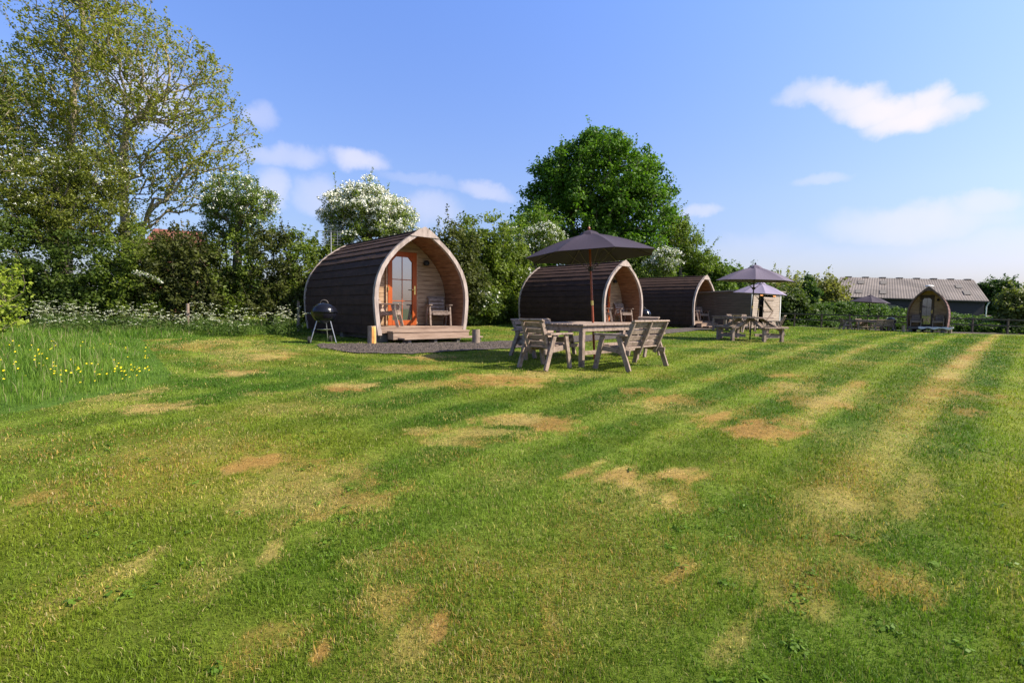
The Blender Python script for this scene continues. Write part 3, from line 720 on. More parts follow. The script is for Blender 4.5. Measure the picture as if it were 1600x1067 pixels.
hedge([
 (660,420,46,44,22,'shrub showing directly behind the apex of the nearest pod',BR,70),
 (705,410,42,64,23,'green hedge shrub just right of the nearest pod',BR,100),
 (752,400,50,68,25,'tallest shrub of the hedge between the first two pods',GG,90),
 (795,420,40,55,26.5,'bushy shrub behind the white electricity box',GG,60,.12),
 (735,455,40,40,24,'low shrub with a few white blossoms right of the nearest pod',((.05,.085,.015),(.13,.18,.03)),40,.35),
 (1000,430,60,36,38,'dark shrub low behind the second and third pods',DD),
 (1090,430,42,30,44,'bright bushy shrub right of the third pod arch',((.05,.10,.014),(.13,.19,.03))),
 (1125,445,40,28,47,'rounded green shrub behind the shed roof',((.04,.085,.014),(.1,.16,.028))),
 (1160,450,38,22,49,'green shrub seen below the middle parasol',((.04,.085,.014),(.1,.16,.028)))], 'shrubs of the hedge behind the pods')
hedge([
 (1205,460,26,18,52,'pale willow scrub with thin bare tops behind the grey parasol',((.14,.15,.05),(.3,.3,.11)),160),
 (1240,464,28,18,53,'olive willow scrub left of the small conifer',((.12,.135,.035),(.26,.27,.08)),160),
 (1285,462,26,20,56,'olive willow scrub beside the left end of the barn',((.12,.125,.03),(.25,.25,.065)),130),
 (1225,478,34,16,46,'low green shrub behind the left end of the rail fence',((.04,.07,.015),(.1,.14,.03)),40),
 (1590,500,26,20,41,'bramble bush in front of the rail fence at the right edge',((.06,.09,.02),(.16,.18,.05)),50)], 'scrub beyond the rail fence')
tree('conifer_tree', 'small dark green pointed tree left of the barn', 'tree',
     [EL(1265,462,15,22,49),EL(1265,443,9,14,49),EL(1265,474,17,12,49)], None, tuple(P(1265,495,49))[:2], 49, nc=110, per=70, cr=.4, size=.2, c1=(.02, .05, .012), c2=(.06, .12, .025), seed=41, shell=.3, shoots=10)
tree('oak_tree', 'round green tree past the right end of the barn', 'tree',
     [EL(1562,462,26,24,66),EL(1545,455,16,14,66),EL(1580,468,18,16,66),EL(1560,480,34,14,66)], None, tuple(P(1562,495,66))[:2], 66, nc=190, per=75, cr=.8, size=.33, c1=(.02, .05, .01), c2=(.07, .12, .022), seed=42, shell=.5, shoots=30)
tree('young_tree', 'spray of bright yellow-green leaves on thin stems at the left frame edge', 'tree',
     [EL(10,450,26,34,8.4),EL(-30,480,50,60,8.4),EL(22,500,20,18,8.4),EL(28,430,10,24,8.4)], None, tuple(P(-70,600,8.4))[:2], 8.4, nc=95, per=16, cr=.13, size=.065, c1=(.16, .23, .02), c2=(.32, .38, .045), rtip=.004, seed=43, shell=.2, shoots=26, step=.25)

# bramble cover on the bank beyond the fence
def cover(name, label, n, size, fn_pts, c1, c2, seed, per=40, cr=.4):
    r = np.random.default_rng(seed); c = fn_pts(n, r)
    Vl, Fl, Cl = leaves_np(c, per, cr, size, c1, c2, .7, r, up=.9)
    return tag(mesh_np(name, Vl, Fl, M['leaf'], None, Cl), label, 'ground cover', kind='stuff')
def bank_pts(n, r):
    al = r.uniform(-8, 32, n); s = r.uniform(.7, 7.5, n)**1.0
    tdir = np.array([fn[1], -fn[0]])
    x = FA[0]+tdir[0]*al+fn[0]*s; y = FA[1]+tdir[1]*al+fn[1]*s
    hh = r.uniform(0, .55, n)*(.4+1.2*fbm(x*.6, y*.6))
    return np.stack([x, y, gz(x, y)+hh], 1)
cover('bramble_bank', 'green brambles and weeds covering the bank beyond the rail fence', 2600, .17, bank_pts, (.032, .075, .012), (.10, .17, .028), 51)

# cow parsley along the hedge
def parsley(seed, spots, label):
    r = np.random.default_rng(seed); heads, leafs, sa, sb = [], [], [], []
    for (x, y, hh) in spots:
        z = gz1(x, y); k = r.integers(2, 7)
        sa.append((x, y, z)); top = np.array([x+r.normal(0, .08), y+r.normal(0, .08), z+hh*.6]); sb.append(top)
        for _ in range(k):
            h = top+np.array([r.normal(0, .14), r.normal(0, .14), hh*r.uniform(.1, .42)])
            sa.append(top); sb.append(h); heads.append(h)
        for _ in range(5): leafs.append(np.array([x+r.normal(0, .12), y+r.normal(0, .12), z+hh*r.uniform(.15, .6)]))
    sa = np.array(sa, float); sb = np.array(sb, float); heads = np.array(heads); leafs = np.array(leafs)
    Vs, Fs = tubes_np(sa, sb, np.full(len(sa), .004), np.full(len(sa), .003), 3)
    Vl, Fl, Cl = leaves_np(leafs, 16, .15, .05, (.045, .09, .016), (.11, .17, .035), .8, r)
    Vh, Fh, Ch = leaves_np(heads, 9, .05, .03, (.62, .64, .5), (.84, .84, .76), .22, r, up=1.6)
    Vv = np.concatenate([Vs, Vl, Vh]); Ff = np.concatenate([Fs, Fl+len(Vs), Fh+len(Vs)+len(Vl)])
    Cc = np.concatenate([np.tile((.1, .13, .04), (len(Vs), 1)), Cl, Ch])
    tag(mesh_np('cow_parsley', Vv, Ff, M['leaf'], None, Cc), label, 'wildflowers', kind='stuff')
sp = []
for _ in range(300):
    px = random.uniform(60, 476)
    if vnoise(np.array([px*.03]), np.array([3.]))[0] < random.random()*.85: continue
    D = random.uniform(13.6, 15.4) + (0 if px > 200 else -.6)
    p = P(px, 480, D); sp.append((p.x, p.y, random.uniform(.35, .9)))
parsley(61, sp, 'white cow parsley flowering along the foot of the left hedge')
sp = []
for _ in range(90):
    px = random.uniform(725, 806); D = random.uniform(22.5, 24.5)+(px-725)*.035
    p = P(px, 480, D); sp.append((p.x, p.y, random.uniform(.6, 1.0)))
parsley(62, sp, 'white cow parsley flowering between the first and second pods')

# ------------------------------------------------------------------ gravel paths
def strip(name, top, bot, matl, lift, kind='structure'):
    n = 60; out = []
    def samp(pl, t):
        xs = [p[0] for p in pl]; x = xs[0]+(xs[-1]-xs[0])*t
        return x, float(np.interp(x, xs, [p[1] for p in pl]))
    A = [G(*samp(top, i/n)) for i in range(n+1)]; B = [G(*samp(bot, i/n)) for i in range(n+1)]
    V_ = []; k = 5
    for i, (a, b) in enumerate(zip(A, B)):
        jt = .05*math.sin(i*1.7)+.04*math.sin(i*3.1)
        for j in range(k+1):
            p = a.lerp(b, j/k); y = p.y+(jt if j in (0, k) else 0); V_.append((p.x, y, gz1(p.x, y)+lift))
    Fa = [(i*(k+1)+j, (i+1)*(k+1)+j, (i+1)*(k+1)+j+1, i*(k+1)+j+1) for i in range(n) for j in range(k)]
    o = mesh_np(name, np.array(V_), np.array(Fa)[:, ::-1], matl, smooth=True); return tag(o, kind=kind)
for a_, b_ in PATHS: strip('path', a_, b_, M['gravelm'], .02)
r = np.random.default_rng(5)
def stones():
    A = [(500,538,545),(560,538,551),(640,538,552),(720,537,548),(800,535,543),(860,530,537)]
    Vv, Ff = [], []
    for i in range(2400):
        px = r.uniform(498, 870); t = r.random(); y0 = np.interp(px, [a[0] for a in A], [a[1] for a in A]); y1 = np.interp(px, [a[0] for a in A], [a[2] for a in A])
        g = G(px, y0+(y1-y0)*t); s = r.uniform(.012, .034); b = len(Vv)
        for dx, dy, dz in ((-1,-.7,0),(.9,-.8,0),(1,.8,0),(-.8,.9,0),(0,.1,1)): Vv.append((g.x+dx*s*r.uniform(.7, 1.2), g.y+dy*s*r.uniform(.7, 1.2), g.z+.018+dz*s*.9))
        Ff += [(b, b+1, b+4), (b+1, b+2, b+4), (b+2, b+3, b+4), (b+3, b, b+4)]
    tag(mesh_np('gravel', np.array(Vv), np.array(Ff), M['gravelm']), 'loose dark gravel chips on the path before the nearest pod', 'gravel', kind='stuff')
stones()

# ------------------------------------------------------------------ camping pods
HWID, ZB, HT, LEN, PD = 1.37, .2, 2.66, 4.8, .95
PROF = [(.93, 0), (.965, .1), (.99, .22), (1, .34), (.985, .44), (.94, .535), (.86, .63), (.74, .72), (.58, .81), (.39, .89), (.2, .955), (0, 1.01)]
def prof(off=0, n=60):
    pts = [Vector((w*HWID, ZB+h*HT)) for w, h in PROF]
    s = [0]
    for i in range(1, len(pts)): s.append(s[-1]+(pts[i]-pts[i-1]).length)
    xs = [p.x for p in pts]; ys = [p.y for p in pts]; out = []
    for i in range(n+1):
        t = s[-1]*i/n; out.append(Vector((np.interp(t, s, xs), np.interp(t, s, ys))))
    res = []
    for i, p in enumerate(out):
        d = (out[min(i+1, n)]-out[max(i-1, 0)]).normalized(); nm = Vector((d.y, -d.x))
        res.append(p+nm*off)
    if off < 0:
        res = [q for q in res if q.x > 0]; res.append(Vector((0, res[-1].y+.01)))
    else: res[-1] = Vector((0, res[-1].y))
    return res
def wid_at(z, off):
    pr = prof(off); ys = [p.y for p in pr]; xs = [p.x for p in pr]
    return float(np.interp(z, ys, xs))
def make_pod(label):
    root = empty('camping_pod', (0, 0, 0), 0, label, 'camping pod', 'arched wooden camping pods')
    # shingle courses
    mb = MB(); K = 13; pr = prof(0, K*6)
    for k in range(K):
        a, b = pr[k*6], pr[min((k+1)*6, len(pr)-1)]
        mid = pr[k*6+3]
        d = (b-a).normalized(); nm = Vector((d.y, -d.x)); bulge = (mid-(a+b)/2).dot(nm)
        for sgn in (1, -1):
            nseg = 12
            for j in range(nseg):
                y0 = .05+(LEN-.1)*j/nseg; y1 = .05+(LEN-.1)*(j+1)/nseg-.004; jit = random.uniform(-.005, .006)
                lo = a+nm*(.034+jit)-d*.012; mo = mid+nm*(.022+jit*.5); hi = b+nm*.006+d*.01
                li = a-nm*.01-d*.012; hii = b-nm*.012+d*.01
                mb.prism([(sgn*q.x, q.y) for q in (lo, mo, hi, hii, li)], y0, y1)
    mb.tube([(0, .05, pr[-1].y+.0), (0, LEN-.05, pr[-1].y+.0)], .05, 8)
    mb.build('roof_shingles', M['shingle'], root)
    # inner shell (dark), body behind porch
    # arches
    for nm_, y0, y1, wdt in (('front_arch', -.04, .06, .105), ('rear_arch', LEN-.05, LEN+.03, .11)):
        m2 = MB(); N_ = 40; po = prof(.05, N_); 
        pin = prof(0, N_)
        for sgn in (1, -1):
            for i in range(N_):
                a, b = pin[i], pin[i+1]
                def nrm(j):
                    d = (pin[min(j+1, N_)]-pin[max(j-1, 0)]).normalized(); return Vector((d.y, -d.x))
                na_, nb_ = nrm(i), nrm(i+1)
                q = [a+na_*.05, b+nb_*.05, b-nb_*(wdt-.05), a-na_*(wdt-.05)]
                q = [Vector((max(p.x, 0), p.y)) for p in q]
                if i == 0:
                    q[0].y = ZB-.02; q[3].y = ZB-.02
                m2.prism([(sgn*p.x, p.y) for p in q], y0, y1)
        o_ = m2.build(nm_, M['arch'], root)
    g = MB(); zt = prof(.05)[-1].y+.05
    g.prism([(-.44, zt-.27), (.44, zt-.27), (.2, zt-.1), (0, zt), (-.2, zt-.1)], -.062, -.043)
    g.build('apex_board', M['arch'], root)
    g = MB(); g.box(-.05, .05, .05, LEN-.05, zt-.105, zt-.06); g.build('ridge_cap', M['shingle'], root)
    # porch lining
    m3 = MB(); K2 = 24; pi_ = prof(-.05, K2*2)
    for k in range(K2):
        if 2*k+2 >= len(pi_): break
        a, b = pi_[2*k], pi_[2*k+2]; d = (b-a).normalized(); nm = Vector((d.y, -d.x)); a2 = a+d*.004; b2 = b-d*.004
        for sgn in (1, -1):
            m3.prism([(sgn*p.x, p.y) for p in (a2, b2, b2+nm*.02, a2+nm*.02)], .06, PD+.02)
    m3.build('porch_lining', M['lining'], root)
    # rear porch wall of boards, and rear end wall
    m4 = MB(); z = .4; zc = prof(-.05)[-1].y-.03
    while z < zc-.02:
        z1 = min(z+.125, zc)
        m4.prism([(-wid_at(z, -.055), z), (wid_at(z, -.055), z), (wid_at(z1-.007, -.055), z1-.007), (-wid_at(z1-.007, -.055), z1-.007)], PD+.02, PD+.06)
        z = z1
    m4.build('porch_wall', M['wallboard'], root)
    m5 = MB(); z = ZB
    while z < zc-.02:
        z1 = min(z+.14, zc)
        m5.prism([(-wid_at(z, -.02), z), (wid_at(z, -.02), z), (wid_at(z1-.007, -.02), z1-.007), (-wid_at(z1-.007, -.02), z1-.007)], LEN-.12, LEN-.07)
        z = z1
    m5.build('end_wall', M['shedwall'], root)
    # floor deck
    m6 = MB()
    for k in range(7): m6.box(-1.27, 1.27, -.04+k*.157, -.04+k*.157+.15, .355, .385)
    m6.build('porch_deck', M['step'], root)
    m6 = MB(); m6.box(-1.26, 1.26, -.03, .01, .23, .352); m6.build('deck_fascia', M['step'], root)
    m7 = MB()
    for x in (-1.0, -.34, .34, 1.0): m7.box(x-.05, x+.05, .05, LEN-.1, .05, .22)
    m7.box(-1.2, 1.2, .02, LEN-.06, .222, .35)
    m7.build('skids', M['timber_dark'], root)
    for x in (-1.12, 1.12):
        for y in (.15, 2.4, 4.65): MB().box(x-.11, x+.11, y-.1, y+.1, -.1, .19).build('foundation_block', M['barnblock'], root)
    # door
    dx, y = -.12, PD
    tr = MB()
    for x in (dx-.49, dx+.45): tr.box(x, x+.045, y-.03, y+.018, .39, 2.4)
    tr.box(dx-.49, dx+.495, y-.033, y+.018, 2.402, 2.45); tr.build('door_trim', M['wallboard'], root)
    df = MB(); yy0, yy1 = y-.045, y+.016
    for x0, x1 in ((dx-.44, dx-.31), (dx+.31, dx+.445)): df.box(x0, x1, yy0, yy1, .392, 2.395)
    df.box(dx-.308, dx+.308, yy0, yy1, .392, .53); df.box(dx-.308, dx+.308, yy0, yy1, 2.26, 2.395)
    df.prism([(dx-.308, 2.258), (dx-.308, 2.13), (dx-.19, 2.258)], yy0, yy1)
    df.prism([(dx+.308, 2.258), (dx+.19, 2.258), (dx+.308, 2.13)], yy0, yy1)
    d = df.build('door', M['door'], root, bevel=.004)
    gl = MB(); gl.box(dx-.306, dx+.306, y-.012, y-.004, .532, 2.257); gl.build('pane', M['glass'], d)
    gb = MB(); gb.box(dx-.009, dx+.009, y-.022, y-.013, .532, 2.257)
    for zz in (1.06, 1.64): gb.box(dx-.306, dx+.306, y-.027, y-.0225, zz-.01, zz+.01)
    gb.build('glazing_bars', M['door'], d)
    hd = MB(); hd.box(dx+.355, dx+.395, y-.058, y-.046, 1.24, 1.48); hd.tube([(dx+.375, y-.06, 1.37), (dx+.375, y-.1, 1.37), (dx+.25, y-.105, 1.37)], .012, 8)
    hd.build('handle', M['brass'], d)
    for zz in (.62, 1.38, 2.1):
        h = MB(); h.tube([(dx-.435, y-.052, zz-.05), (dx-.435, y-.052, zz+.05)], .016, 8); h.build('hinge', M['brass'], d)
    lp = MB(); lp.lathe([(0, -.05), (.06, -.05), (.085, -.02), (.085, .04), (.05, .09), (0, .1)], 12, (.62, y-.07, 2.12)); lp.box(.59, .65, y-.05, y+.018, 2.1, 2.2)
    lp.build('wall_lamp', M['black'], root, smooth=False)
    return root
def ang(ux, uy): return math.atan2(uy, ux)
pod1 = make_pod('nearest pod with orange glazed door, kettle barbecue standing at its side')
PODS = [((-2.33, 13.5), ang(.75, .66)), ((4.63, 21.4), ang(.72, .69)), ((10.8, 28.8), ang(.71, .7)), ((28.3, 35.0), ang(.745, -.667))]
place(pod1, on(*PODS[0][0])+Vector((0, 0, .0)), PODS[0][1], 'nearest pod with orange glazed door, kettle barbecue standing at its side')
pods = [pod1]
for (xy, a), lab in zip(PODS[1:], ('second pod, behind the big parasol and slatted garden table', 'third pod, between the second pod and the timber shed', 'far pod before the barn, its shaded open front facing the lawn')):
    c = copy_tree(pod1); place(c, on(*xy), a, lab); pods.append(c)
M['arch_shaded'] = noise_mat('shaded_arch_timber', (.07, .045, .035), (.16, .105, .085), (12, 12, 3), .8, .3)  # far pod's arch timber darkened: shade of its front put into the colour
M['door_shaded'] = noise_mat('shaded_door_wood', (.05, .03, .02), (.09, .055, .035), (14, 14, 3), .5, .1)  # door wood of the far pod, porch shade painted into its colour
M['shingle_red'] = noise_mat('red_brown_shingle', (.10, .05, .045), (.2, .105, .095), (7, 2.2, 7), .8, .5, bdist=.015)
def restyle(o, d):
    for ch in o.children:
        k = ch.name.split('.')[0]
        if k in d: ch.data = ch.data.copy(); ch.data.materials[0] = M[d[k]]
        restyle(ch, d)
pods[3].scale = (.79, 1, 1.05)
restyle(pods[3], {'front_arch': 'arch_shaded', 'apex_board': 'arch_shaded', 'rear_arch': 'arch_shaded', 'door': 'door_shaded', 'glazing_bars': 'door_shaded', 'door_trim': 'door_shaded', 'roof_shingles': 'shingle_red', 'porch_deck': 'timber_dark', 'deck_fascia': 'timber_dark'})
def L2W(pi, x, y, z=0):
    (cx, cy), a = PODS[pi]; return Vector((cx+x*math.cos(a)-y*math.sin(a), cy+x*math.sin(a)+y*math.cos(a), pods[pi].location.z+z))

# steps
def make_steps():
    root = empty('entrance_steps', (0, 0, 0), 0, 'x', 'steps', 'timber steps below the pod decks')
    a = MB(); a.box(-1.1, 1.24, -.36, -.06, .25, .29); a.build('upper_tread', M['step'], root, bevel=.006)
    a = MB(); a.box(-1.08, 1.22, -.345, -.31, .08, .247); a.box(-1.08, -1.03, -.308, -.06, .08, .247); a.box(1.17, 1.22, -.308, -.06, .08, .247); a.build('riser_box', M['step'], root, bevel=.004)
    a = MB(); a.box(-.98, 1.42, -.72, -.375, .095, .135); a.build('lower_tread', M['step'], root, bevel=.006)
    a = MB()
    for x in (-.85, -.1, .6, 1.3): a.box(x, x+.09, -.66, -.4, -.05, .092)
    a.build('bearers', M['timber_dark'], root)
    return root
st = make_steps()
slabs = ('weathered wooden steps in front of the nearest pod', 'wooden steps in front of the second pod, behind the garden table', 'pinkish wooden steps in front of the third pod')
for i in range(3):
    s = st if i == 0 else copy_tree(st)
    place(s, pods[i].location.copy(), PODS[i][1], slabs[i])

# ------------------------------------------------------------------ garden seats
def make_seat(wd, name, cat, label, posts=2, matl='timber'):
    root = empty(name, (0, 0, 0), 0, label, cat)
    mt = M[matl]; h = wd/2
    for s in (-1, 1):
        x = s*(h-.03)
        MB().bar((x, .31, 0), (x, .17, .575), .045, .085).build('leg', mt, root, bevel=.004)
        MB().bar((x, -.36, 0), (x, -.14, .575), .045, .085).build('leg', mt, root, bevel=.004)
        a = MB(); a.box(x-.05, x+.05, -.30, .33, .577, .61); a.build('armrest', mt, root, bevel=.005)
        a = MB(); a.bar((x-s*.045, -.34, .30), (x-s*.045, .27, .37), .04, .085); a.build('side_rail', mt, root, bevel=.004)
    a = MB()
    for k in range(5):
        y0 = -.22+k*.1; z0 = .36+.012*k; a.box(-h+.10, h-.10, y0, y0+.088, z0, z0+.024)
    a.box(-h+.10, h-.10, .262, .29, .31, .395)
    a.build('seat', M['timber_y'] if matl == 'timber' else mt, root, bevel=.003)
    b = MB(); ps = [-h+.12, h-.12] if posts == 2 else [-h+.12, 0, h-.12]
    def by(z): return -.19-(z-.34)*.42
    for x in ps: b.bar((x, by(.25)-.0, .25), (x, by(.80), .80), .05, .06)
    for k in range(4):
        z0 = .43+k*.105; b.bar((-h+.1, by(z0)+.045, z0), (h-.1, by(z0)+.045, z0), .08, .022, side=(0, -.387, .92))
    b.bar((-h+.07, by(.81), .815), (h-.07, by(.81), .815), .03, .075, side=(0, .38, .92))
    b.build('backrest', mt, root, bevel=.003)
    return root
chair = make_seat(.66, 'garden_armchair', 'chair', 'x')
bench = make_seat(1.42, 'garden_bench', 'bench', 'x', posts=3)
dchair = None
used = {'c': False, 'b': False}
def put(kind, loc, face, label, group=None):
    src = chair if kind == 'c' else bench
    o = copy_tree(src) if used[kind] else src; used[kind] = True
    o.scale = (.94, .95, .97)
    return place(o, loc, math.atan2(face[1], face[0])-math.pi/2, label, group)
U = Vector((.68, .73)); Vv_ = Vector((-.73, .68))
put('c', on(.56, 8.44)-Vector((0, 0, .0)), U, 'slatted armchair seen from behind at the left end of the nearest table', 'seats around the nearest table')
put('b', on(2.04, 8.75), Vv_, 'two-seat slatted bench with its back to us at the nearest table', 'seats around the nearest table')
fb = put('b', on(.66, 10.4), -Vv_, 'shaded bench on the far side of the nearest table', 'seats around the nearest table')
fb.scale = (.94, .95, .88)
put('c', on(2.68, 10.75), -U, 'armchair at the far right end of the nearest table', 'seats around the nearest table')
# porch chairs
def porch(pi, x, y, face, label, grp='armchairs inside the pod porches'):
    a = PODS[pi][1]; f = (face[0]*math.cos(a)-face[1]*math.sin(a), face[0]*math.sin(a)+face[1]*math.cos(a))
    o = put('c', L2W(pi, x, y, .386), f, label, grp); return o
porch(0, -.82, .38, (.75, -.65), 'armchair left of the orange door in the nearest porch')
porch(0, .78, .50, (-.35, -.94), 'armchair right of the orange door in the nearest porch')
porch(1, -.82, .42, (.8, -.6), 'armchair half hidden by the left arch of the second pod')
porch(1, .72, .50, (-.35, -.94), 'armchair in the right of the second pod porch')
porch(2, -.75, .42, (.8, -.6), 'armchair behind the left arch foot of the third pod')
porch(2, .6, .45, (-.5, -.9), 'armchair in the right of the third pod porch')
o = porch(3, -.62, .38, (.1, -1), 'shaded armchair left of the door of the far pod')
o = porch(3, .62, .38, (-.1, -1), 'shaded armchair right of the door of the far pod')

# nearest table
def make_table(lu, lv, name, label, nsl=13):
    root = empty(name, (0, 0, 0), 0, label, 'table')
    a = MB(); w_ = lv/nsl
    for k in range(nsl): a.box(0, lu, k*w_+.006, (k+1)*w_-.006, .70, .728)
    a.build('tabletop', M['timber_y'], root, bevel=.003)
    a = MB(); a.box(.05, lu-.05, .05, .08, .60, .698); a.box(.05, lu-.05, lv-.08, lv-.05, .60, .698)
    a.box(.05, .08, .082, lv-.082, .60, .698); a.box(lu-.08, lu-.05, .082, lv-.082, .60, .698); a.build('apron', M['timber'], root, bevel=.003)
    for x in (.04, lu-.12):
        for y in (.04, lv-.12):
            b = MB(); b.box(x, x+.08, y, y+.08, 0, .599); b.build('leg', M['timber'], root, bevel=.005)
    b = MB(); b.box(.121, lu-.121, .065, .095, .2, .27); b.box(.121, lu-.121, lv-.095, lv-.065, .2, .27); b.build('stretcher', M['timber'], root, bevel=.003)
    return root
tb = make_table(2.0, 1.44, 'garden_table', 'large slatted garden table under the nearest parasol')
C0 = G(913, 575); place(tb, Vector((C0.x-.03, C0.y, C0.z)), math.atan2(U.y, U.x), 'large slatted garden table under the nearest parasol')

# ------------------------------------------------------------------ parasols
def make_parasol(canvas, R, zr, zt, label, tiltv=(0, 0), polemat='polewood'):
    root = empty('parasol', (0, 0, 0), 0, label, 'parasol')
    n = 8; sub_ = 6; a = MB(); rings = 7
    rot = .18
    def pt(k, s, t):            # k segment, s across 0..1, t radial 0..1
        a0, a1 = rot+2*math.pi*k/n, rot+2*math.pi*(k+1)/n
        p = Vector((math.cos(a0), math.sin(a0), 0)).lerp(Vector((math.cos(a1), math.sin(a1), 0)), s)*R*t
        sag = 4*s*(1-s)
        p *= 1-.02*sag*t
        z = zr+(zt-zr)*(1-t)**1.0 + .05*math.sin(math.pi*t) - .03*sag*math.sin(math.pi*min(t*1.0, 1)*.8) + .02*sag*t*t
        return Vector((p.x, p.y, z))
    for k in range(n):
        b = len(a.v)
        for i in range(rings+1):
            for j in range(sub_+1): a.v.append(tuple(pt(k, j/sub_, .04+.96*i/rings)))
        for i in range(rings):
            for j in range(sub_):
                q = b+i*(sub_+1)+j; a.f.append((q, q+sub_+1, q+sub_+2, q+1))
    o_ = a.build('canopy', M[canvas], root)
    so_ = o_.modifiers.new('thickness', 'SOLIDIFY'); so_.thickness = .006
    v = MB(); v.lathe([(.24, zt-.075), (.16, zt-.005), (.05, zt+.04), (0, zt+.05)], 8); v.build('vent_cap', M[canvas], root)
    f = MB(); f.lathe([(0, zt+.05), (.02, zt+.05), (.03, zt+.08), (.015, zt+.11), (0, zt+.12)], 8); f.build('finial', M[polemat], root)
    p = MB(); p.tube([(0, 0, 0), (0, 0, 1.05)], .022, 10); p.tube([(0, 0, 1.12), (0, 0, zt-.03)], .022, 10); p.build('pole', M[polemat], root)
    p = MB(); p.tube([(0, 0, 1.04), (0, 0, 1.13)], .026, 10); p.build('pole_joint', M['brass'], root)
    hb = MB(); hb.lathe([(.022, zr-.28), (.05, zr-.28), (.05, zr-.2), (.022, zr-.2)], 8); hb.build('runner', M['black'], root)
    for k in range(n):
        an_ = rot+2*math.pi*k/n; e = Vector((math.cos(an_)*R*.98, math.sin(an_)*R*.98, zr-.012)); c_ = Vector((0, 0, zt-.06))
        rb = MB(); rb.tube([c_, c_.lerp(e, .5)+Vector((0, 0, .025)), e], .008, 5)
        rb.tube([(math.cos(an_)*.05, math.sin(an_)*.05, zr-.24), tuple(c_.lerp(e, .5)+Vector((0, 0, .018)))], .006, 5); rb.build('rib', M['timber_dark'], root)
    return root
pc = P(929, 560, 9.84)
um = make_parasol('canvas', 1.27, 1.97, 2.42, 'dark plum parasol standing through the nearest table, biggest of all', polemat='polewood')
um.location = on(pc.x, pc.y); um.rotation_euler = (R_(-1), R_(-3.6), 0); um['group'] = 'parasols over the tables'
p2 = P(1172, 520, 16.9)
u2 = make_parasol('mcanvas', 1.17, 1.94, 2.42, 'greyish purple parasol over the octagonal picnic table', polemat='black'); u2.location = on(p2.x, p2.y); u2.rotation_euler = (R_(1.5), R_(1.0), .2); u2['group'] = 'parasols over the tables'
p3 = P(1181, 510, 24.5)
u3 = make_parasol('fcanvas', 1.2, 1.82, 2.35, 'faded lilac parasol in front of the timber shed', polemat='black'); u3.location = on(p3.x, p3.y); u3.rotation_euler = (R_(3), R_(2), .35); u3['group'] = 'parasols over the tables'
p4 = P(1354, 505, 37)
u4 = make_parasol('canvas', 1.25, 2.0, 2.5, 'far purple parasol with its left edge against the barn wall', polemat='black'); u4.location = on(p4.x, p4.y); u4.rotation_euler = (R_(2), R_(3), .1); u4['group'] = 'parasols over the tables'

# ------------------------------------------------------------------ octagonal picnic table
def octagon_table(loc, label):
    root = empty('picnic_table', loc, .3, label, 'picnic table')
    a = MB(); R = .68
    for k in range(8):
        y0 = -R+.005+k*R/4; y1 = y0+R/4-.012
        def hw(y): return min(R, (R*1.4142-abs(y)) if abs(y) > R*.4142 else R)
        ya, yb = y0, y1
        a.add([(-hw(ya), ya, .72), (hw(ya), ya, .72), (hw(yb), yb, .72), (-hw(yb), yb, .72), (-hw(ya), ya, .755), (hw(ya), ya, .755), (hw(yb), yb, .755), (-hw(yb), yb, .755)],
              [(0,3,2,1),(4,5,6,7),(0,1,5,4),(1,2,6,5),(2,3,7,6),(3,0,4,7)])
    a.build('tabletop', M['timber'], root)
    for k in range(4):
        Mx = Matrix.Rotation(k*math.pi/2, 4, 'Z')
        b = MB(); b.box(-.46, .46, .84, .97, .42, .455); b.box(-.46, .46, .985, 1.115, .42, .455); b.build('bench_seat', M['timber'], root, M=Mx)
        for x in (-.38, .30):
            l = MB(); l.box(x, x+.085, .93, 1.02, 0, .418); l.build('leg', M['timber'], root, M=Mx)
        s = MB(); s.bar((-.2, .22, .7), (-.31, .96, .36), .045, .085); s.bar((.2, .22, .7), (.33, .96, .36), .045, .085); s.box(-.30, .31, .955, .99, .12, .21)
        s.bar((-.12, .3, .16), (-.12, .95, .16), .045, .085)
        s.build('brace', M['timber'], root, M=Mx)
    return root
octagon_table(on(p2.x, p2.y), 'octagonal picnic table with four attached benches')
# set in front of the shed
t3 = copy_tree(tb); place(t3, on(p3.x-1.1, p3.y-1.0), math.atan2(U.y, U.x), 'slatted table under the faded parasol by the shed')
q = P(1209, 510, 20.5); put('c', on(q.x, q.y), (-.8, .6), 'armchair right of the octagonal table, its side to us', 'seats in front of the shed')
put('c', on(p3.x-1.3, p3.y-1.3), (.8, .6), 'armchair left of the faded parasol pole', 'seats in front of the shed')
put('b', on(p3.x-.1, p3.y+1.35), (.3, -1), 'bench against the shed behind the faded parasol', 'seats in front of the shed')
# far set
t4 = copy_tree(tb); place(t4, on(p4.x-1.0, p4.y-.6), .15, 'table beneath the far purple parasol')
put('c', on(p4.x-1.55, p4.y-.1), (1, -.1), 'armchair left of the far table', 'seats around the far table')
put('c', on(p4.x+1.55, p4.y-.1), (-1, -.1), 'armchair right of the far table', 'seats around the far table')
put('c', on(p4.x+.45, p4.y+1.2), (0, -1), 'pale sunlit armchair behind the far table', 'seats around the far table')
put('b', on(p4.x+.3, p4.y-1.1), (0, 1), 'low bench in front of the far table', 'seats around the far table')
e1 = G(1603, 521); put('b', e1+Vector((.5, .3, 0)), (-.9, .3), 'dark bench cut off by the right frame edge')

